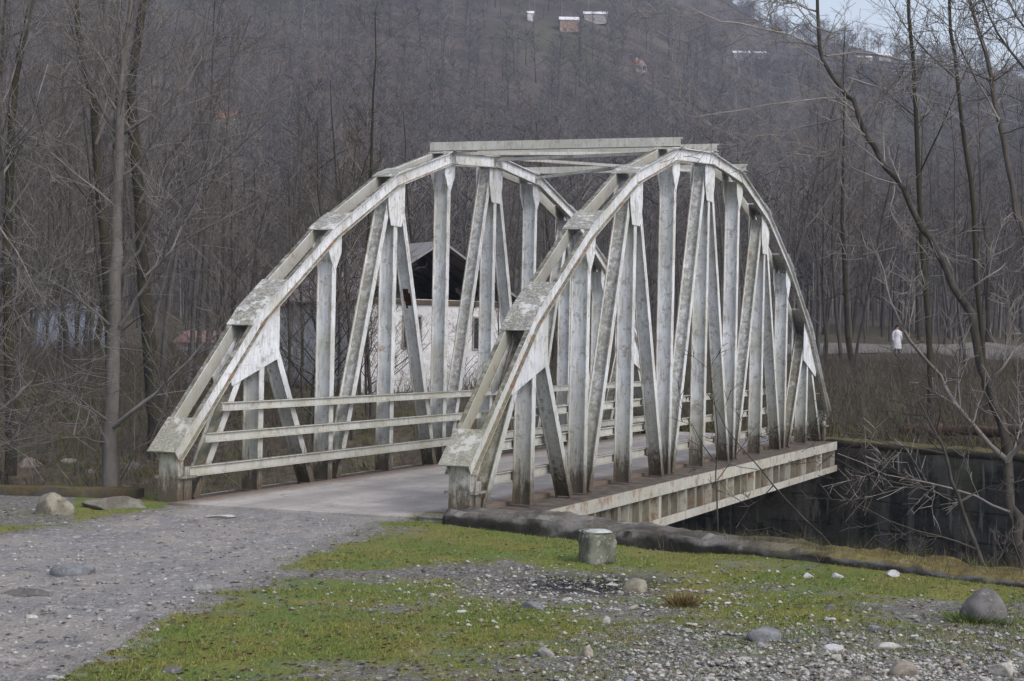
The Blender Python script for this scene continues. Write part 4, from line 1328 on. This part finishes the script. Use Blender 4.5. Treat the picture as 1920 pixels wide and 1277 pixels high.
# ------------------------------------------------------------------ scrub on the far banks
def scrub():
    r = np.random.RandomState(31)
    for nm, n, mk, lab, (h0, h1), wr in (('scrub', 5200, 'scrub_brown', 'tangled brown leafless scrub along the far river bank', (.3, 1.35), .006),
                                      ('scrub', 1300, 'scrub_red', 'reddish dead bramble stems on the far river bank', (.25, .9), .006),
                                      ('undergrowth', 3200, 'scrub_green', 'low mossy green undergrowth on the far river bank', (.08, .45), .02)):
        V = []; T = []; b = 0
        c = 0
        while c < n:
            y = r.uniform(34, 100)**1.0; x = r.uniform(-.31, .31)*y
            yf = far_edge(x)
            if x > 3.2 and y < yf+.4: continue
            if x <= 3.2 and y < yf-9: continue
            pxx = 960+F*x/y
            if 520 < pxx < 960 and y < 60 and r.rand() < .6: continue
            if y > 85 and r.rand() < .5: continue
            q = np.array([x, y, float(height(x, y))])
            k = 6 if nm == 'scrub' else 9
            for j in range(k):
                p = q+np.append(r.normal(0, .22, 2), -.03)
                h = r.uniform(h0, h1)
                d = np.append(r.normal(0, .33, 2), 1.0)*h
                m1 = p+d*.55+np.append(r.normal(0, .07, 2), 0)
                tpt = p+d+np.append(r.normal(0, .18, 2)*h, 0)
                s = np.append(r.normal(size=2), 0); s = unit(s)*wr
                V += [p-s, p+s, m1-s*.8, m1+s*.8, tpt]
                T += [(b, b+1, b+3), (b, b+3, b+2), (b+2, b+3, b+4)]
                b += 5
                if nm == 'scrub':
                    for _ in range(2):
                        e = m1+(tpt-m1)*r.rand(); f = e+unit(r.normal(size=3)+np.array([0, 0, .8]))*h*.35
                        V += [e-s*.7, e+s*.7, f]; T += [(b, b+1, b+2)]; b += 3
            c += 1
        o = link(nm, mesh_np(nm, np.array(V), None, np.array(T), M[mk]))
        tag(o, lab, nm, None, 'stuff')
M['scrub_brown'] = mat_simple('grey_brown_stems', (.050, .042, .036), (.115, .10, .085), 1.3, .9, None, 9, 0)
M['scrub_red'] = mat_simple('red_brown_stems', (.075, .045, .034), (.115, .078, .06), 2, .9, None, 9, 0)
M['scrub_green'] = mat_simple('mossy_undergrowth', (.065, .075, .02), (.085, .08, .028), 1.2, .9, (.075, .055, .035), 5, 0)
scrub()
# log on the wall, rocks on the far banks
def log(px0, px1, py, D0, D1, r0, label):
    r = np.random.RandomState(3)
    P = np.array([at(px0+(px1-px0)*t, py, D0+(D1-D0)*t) for t in np.linspace(0, 1, 14)])
    P += r.normal(0, .02, P.shape)
    V, Q = tube(P, r0*(1+r.normal(0, .06, 14)), 12)
    n = len(V); V = np.vstack([V, P[0], P[-1]])
    T = [(n, (k+1) % 12, k) for k in range(12)]+[(n+1, 13*12+k, 13*12+(k+1) % 12) for k in range(12)]
    o = link('log', mesh_np('log', V, Q, T, M['log'], True)); tag(o, label, 'log')
log(1692, 1765, 805, 41.8, 41.4, .13, 'short thick reddish brown log end beside the retaining wall top')
log(1772, 1990, 808, 40.5, 37.0, .12, 'long reddish brown mossy log lying along the retaining wall top')
for k, (px, py, w, mk) in enumerate(((60, 872, 62, 'bank_rock'), (128, 866, 40, 'boulder_tan'), (20, 880, 40, 'bank_rock'), (250, 876, 50, 'boulder'), (172, 884, 34, 'bank_rock'))):
    g = ground_hit(px, py, 26, 120)
    wm = w/F*g[1]
    o = link('rock', rock_mesh('rock', wm/2, wm*.4, wm*.32, M[mk], 600+k, 3, .45, .4), None, (g[0], g[1], g[2]-.12))
    tag(o, ['broad pinkish rock on the river bank beyond the parapet', 'cream rock on the river bank beyond the parapet', 'pinkish rock by the left edge beyond the parapet', 'grey rock on the river bank left of the far truss', 'small brownish rock at the foot of the large grey tree'][k], 'rock')

# ------------------------------------------------------------------ houses
def house(name, label, loc, rz, w, d, h, rh, wallm, roofm, wins=(), open_gable=False, ov=.25, cat='house', doors=(), chimney=False):
    """front is local -Y, ridge along local Y when gable faces front"""
    root = empty(name, loc, rz)
    tag(root, label, cat)
    m = MB()
    t = .18
    m.box(-w/2, w/2, 0, t, -1.0, h); m.box(-w/2, w/2, d-t, d, -1.0, h)
    m.box(-w/2, -w/2+t, t+.002, d-t-.002, -1.0, h); m.box(w/2-t, w/2, t+.002, d-t-.002, -1.0, h)
    # gables
    def gable(y0, y1): m.add([(-w/2, y0, h), (w/2, y0, h), (0, y0, h+rh), (-w/2, y1, h), (w/2, y1, h), (0, y1, h+rh)], [[0, 1, 2], [5, 4, 3], [0, 3, 4, 1], [1, 4, 5, 2], [2, 5, 3, 0]])
    if not open_gable: gable(0.0, t)
    gable(d-t, d)
    m.build('wall', wallm, root)
    m = MB()
    sl = rh/(w/2)
    for s in (-1, 1):
        e = (w/2+ov)
        pts = [(0, h+rh+.03), (s*e, h+rh+.03-e*sl), (s*e, h+rh+.11-e*sl), (0, h+rh+.11)]
        vs = [(p[0], -ov-.1, p[1]) for p in pts]+[(p[0], d+ov, p[1]) for p in pts]
        m.add(vs, [[0, 1, 2, 3], [7, 6, 5, 4], [0, 4, 5, 1], [1, 5, 6, 2], [2, 6, 7, 3], [3, 7, 4, 0]])
    rf = m.build('roof', roofm, root)
    if chimney:
        m = MB(); m.box(-w*.28, -w*.28+.5, d*.4, d*.4+.5, h+rh*.3, h+rh+.5); m.build('chimney', wallm, rf)
    for (x, z, ww, wh) in wins:
        m = MB()
        f = .06
        m.box(x-ww/2-f, x+ww/2+f, -.03, .02, z-f, z); m.box(x-ww/2-f, x+ww/2+f, -.03, .02, z+wh, z+wh+f)
        m.box(x-ww/2-f, x-ww/2, -.03, .02, z, z+wh); m.box(x+ww/2, x+ww/2+f, -.03, .02, z, z+wh)
        m.box(x-.02, x+.02, -.025, .0, z, z+wh)
        wn = m.build('window', M['frame'], root)
        m = MB(); m.box(x-ww/2, x+ww/2, -.012, -.004, z, z+wh); m.build('pane', M['pane'], wn)
    for (x, ww, wh) in doors:
        m = MB(); m.box(x-ww/2, x+ww/2, -.03, .0, -.4, wh); m.build('door', M['timber'], root)
    return root
HD = 62.0
g0 = at(835, 700, HD)
rzh = rad(27)
hz = .75
hs_ = house('house', 'white house with tin roof and open dark gable behind the bridge', (g0[0]-.35, HD, hz), rzh, 6.0, 7.6, 2.6, 1.9, M['whitewash'], M['tin'],
      ((-.9, .95, .62, 1.05), (1.75, .95, .62, 1.05)), True, .35)
m = MB(); m.box(-3.1, 3.1, -.06, -.002, 2.42, 2.58); m.box(-2.8, 2.8, .02, 7.4, 2.45, 2.51); m.build('attic_floor', M['timber'], hs_)
m = MB(); m.box(-.08, .08, .1, .22, 2.52, 4.3); m.build('attic_post', M['timber'], hs_)
g = at(545, 690, 66)
house('shed', 'small whitewashed outbuilding left of the white house', (g[0], 66, .7), rad(10), 2.4, 3, 1.9, .6, M['whitewash'], M['roof_pink'], (), False, .15, 'shed')
# bluish sheet shed at the left and the low reddish roof in the scrub
g = at(118, 640, 92)
house('shed', 'bluish white sheet-walled shed seen through the trees on the left', (g[0], 92, float(height(g[0], 92))), rad(-6), 3.2, 4, 2.0, .25, M['wall_blue'], M['wall_blue'], (), False, .1, 'shed')
g = at(425, 650, 88)
house('shed', 'low shed with reddish roof in the scrub left of the far truss', (g[0], 88, float(height(g[0], 88))-.2), rad(60), 1.8, 2.4, .7, .5, M['whitewash'], M['roof_pink'], (), False, .15, 'shed')
def hill_house(px, py, wpx, label, roofm, wallm, rz=90, hh=3.0, rh=1.2, dep=6, chim=False):
    g = ground_hit(px, py, 150)
    w = wpx/F*g[1]
    rot = rad(rz)
    # ridge across the view when rz is 90
    if abs(rz) > 45:
        return house('house', label, tuple(g+np.array([w/2, 0, 0])), rot, dep, w, hh, rh, wallm, roofm, (), False, .3)
    return house('house', label, tuple(g), rot, w, dep, hh, rh, wallm, roofm, ((-w*.25, 1, .9, 1.2), (w*.25, 1, .9, 1.2)), False, .3, chimney=chim)
hill_house(1066, 58, 34, 'hillside house with white roof and tan walls high on the mountain', M['roof_white'], M['wall_tan'], 92, 2.8, 1.3)
hill_house(1116, 42, 42, 'long hillside house with white roof, highest on the mountain', M['roof_white'], M['wall_pale'], 88, 2.2, 1.2)
hill_house(994, 36, 10, 'tiny white hut high on the mountain', M['roof_white'], M['roof_white'], 90, 1.6, .8, 3)
hill_house(1203, 138, 22, 'small house with bright orange roof on the lower mountainside', M['roof_orange'], M['wall_pale'], 20, 2.4, 2.0, 5, True)
hill_house(1389, 112, 32, 'white roofed house left of a pair on the right mountainside', M['roof_white'], M['wall_pale'], 93, 2.2, 1.3)
hill_house(1424, 109, 22, 'smaller white roofed house right of a pair on the mountainside', M['roof_white'], M['wall_pale'], 86, 1.8, 1.0)
hill_house(1618, 118, 28, 'pale roofed house near the skyline behind the leaning tree', M['roof_white'], M['wall_pale'], 95, 2.0, 1.0)
hill_house(1655, 114, 24, 'second pale roofed house near the skyline, right of the other', M['roof_white'], M['wall_pale'], 100, 2.0, 1.2)
hill_house(458, 428, 76, 'house with faded pink roof deep in the wood left of the arch', M['roof_pink'], M['wall_pale'], 80, 1.6, 1.5, 5)
hill_house(428, 246, 34, 'house with red tile roof on the wooded slope at the left', M['roof_red'], M['wall_pale'], 70, 2.4, 1.6)

# far track and the person in a white coat
m = MB()
xs = np.linspace(14, 40, 27)
yc = 105+(xs-14)*.05
V = []; Q = []
for i, (x, y) in enumerate(zip(xs, yc)):
    for k, dy in enumerate((-3.2, -1.5, 0, 1.5, 3.2)): V.append((x, y+dy, float(height(x, y+dy))+.06+(dy+3.2)/6.4*.55))
for i in range(len(xs)-1):
    for k in range(4):
        a = i*5+k; Q.append((a, a+5, a+6, a+1))
struct(link('far_track', mesh_np('far_track', np.array(V), np.array(Q), None, M['dirt_track'])))
def person(px, py, D):
    x = at(px, py, D)[0]
    root = empty('person', (x, D, float(height(x, D))), 0.2)
    tag(root, 'person in a long white coat standing on the far bank', 'person')
    me = bpy.data.meshes.new('body')
    J = {'pel': (0, 0, .90), 'wai': (0, 0, 1.08), 'che': (0, .01, 1.30), 'nec': (0, 0, 1.46), 'hd0': (0, -.01, 1.54), 'hd1': (0, -.015, 1.66),
         'sl': (-.17, 0, 1.38), 'el': (-.23, .02, 1.12), 'wl': (-.22, -.05, .88), 'fl': (-.21, -.06, .79), 'sr': (.17, 0, 1.38), 'er': (.23, .02, 1.12), 'wr': (.21, -.06, .88), 'fr': (.20, -.08, .79),
         'hl': (-.09, 0, .86), 'kl': (-.10, -.01, .48), 'al': (-.10, .02, .08), 'tl': (-.11, -.13, .03), 'hr': (.09, 0, .86), 'kr': (.11, -.03, .48), 'ar': (.11, .01, .08), 'tr': (.12, -.14, .03)}
    Rr = {'pel': .13, 'wai': .12, 'che': .14, 'nec': .05, 'hd0': .075, 'hd1': .09, 'sl': .06, 'el': .045, 'wl': .03, 'fl': .03, 'hl': .085, 'kl': .06, 'al': .04, 'tl': .03}
    ks = list(J); E = [('pel', 'wai'), ('wai', 'che'), ('che', 'nec'), ('nec', 'hd0'), ('hd0', 'hd1'), ('che', 'sl'), ('sl', 'el'), ('el', 'wl'), ('wl', 'fl'), ('che', 'sr'), ('sr', 'er'), ('er', 'wr'), ('wr', 'fr'), ('pel', 'hl'), ('hl', 'kl'), ('kl', 'al'), ('al', 'tl'), ('pel', 'hr'), ('hr', 'kr'), ('kr', 'ar'), ('ar', 'tr')]
    me.from_pydata([J[k] for k in ks], [(ks.index(a), ks.index(b)) for a, b in E], [])
    k_ = NT('skin_and_trousers', .8, .2)
    zz = k_.sep(k_.coord('obj'))[2]
    k_.color(k_.mix(k_.ss(zz, 1.0, 1.02), k_.mix(k_.ss(zz, .80, .86), (.03, .032, .04), (.36, .22, .17)), (.36, .22, .17)))
    me.materials.append(k_.m)
    o = link('body', me, root)
    sk = o.modifiers.new('skin', 'SKIN')
    for i, k in enumerate(ks):
        kk = k if k in Rr else k[:-1]+'l'
        me.skin_vertices[0].data[i].radius = (Rr[kk], Rr[kk])
    me.skin_vertices[0].data[0].use_root = True
    o.modifiers.new('sub', 'SUBSURF').levels = 1
    o.modifiers['sub'].render_levels = 2
    # coat: flared body with sleeves, one surface each
    def loft(rings, n=16):
        V = []; Q = []
        for (cx_, cy_, z, rx, ry) in rings:
            for k in range(n):
                a = k/n*2*math.pi; V.append((cx_+math.cos(a)*rx*(1+.04*math.sin(5*a)), cy_+math.sin(a)*ry, z))
        for i in range(len(rings)-1):
            for k in range(n):
                Q.append((i*n+k, i*n+(k+1) % n, (i+1)*n+(k+1) % n, (i+1)*n+k))
        return np.array(V), np.array(Q)
    wm = flat_mat('white_coat_cloth', (.60, .60, .64), .9, .3)
    V, Q = loft([(0, 0, .42, .30, .22), (0, 0, .60, .275, .20), (0, 0, .85, .225, .175), (0, 0, 1.08, .185, .15), (0, 0, 1.28, .20, .16), (0, 0, 1.40, .17, .13), (0, 0, 1.47, .075, .07)])
    Vs, Qs, b = [V], [Q], len(V)
    for s in (-1, 1):
        v, q = loft([(s*.235, -.05, .88, .055, .055), (s*.245, .01, 1.12, .065, .065), (s*.20, 0, 1.32, .075, .075), (s*.13, 0, 1.41, .06, .06)], 10)
        Vs.append(v); Qs.append(q+b); b += len(v)
    link('coat', mesh_np('coat', np.concatenate(Vs), np.concatenate(Qs), None, wm, True), root)
    V, Q = loft([(0, .02, 1.56, .085, .085), (0, .012, 1.63, .102, .105), (0, 0, 1.70, .098, .10), (0, 0, 1.75, .06, .06), (0, 0, 1.765, .01, .01)], 14)
    link('hair', mesh_np('hair', V, Q, None, flat_mat('dark_hair', (.03, .025, .025)), True), root)
person(1681, 672, 100.0)

# ------------------------------------------------------------------ the winter air
m = MB(); m.box(-800, 800, -20, 1600, -6, 420)
hz_ = m.build('haze', None)
hm = bpy.data.materials.new('haze_air'); hm.use_nodes = True
ht = hm.node_tree; ht.nodes.clear()
pv = ht.nodes.new('ShaderNodeVolumePrincipled'); ho = ht.nodes.new('ShaderNodeOutputMaterial')
pv.inputs['Color'].default_value = (.72, .78, 1.0, 1)
pv.inputs['Density'].default_value = .00030
ht.links.new(pv.outputs[0], ho.inputs['Volume'])
hz_.data.materials.append(hm)
hz_['kind'] = 'stuff'
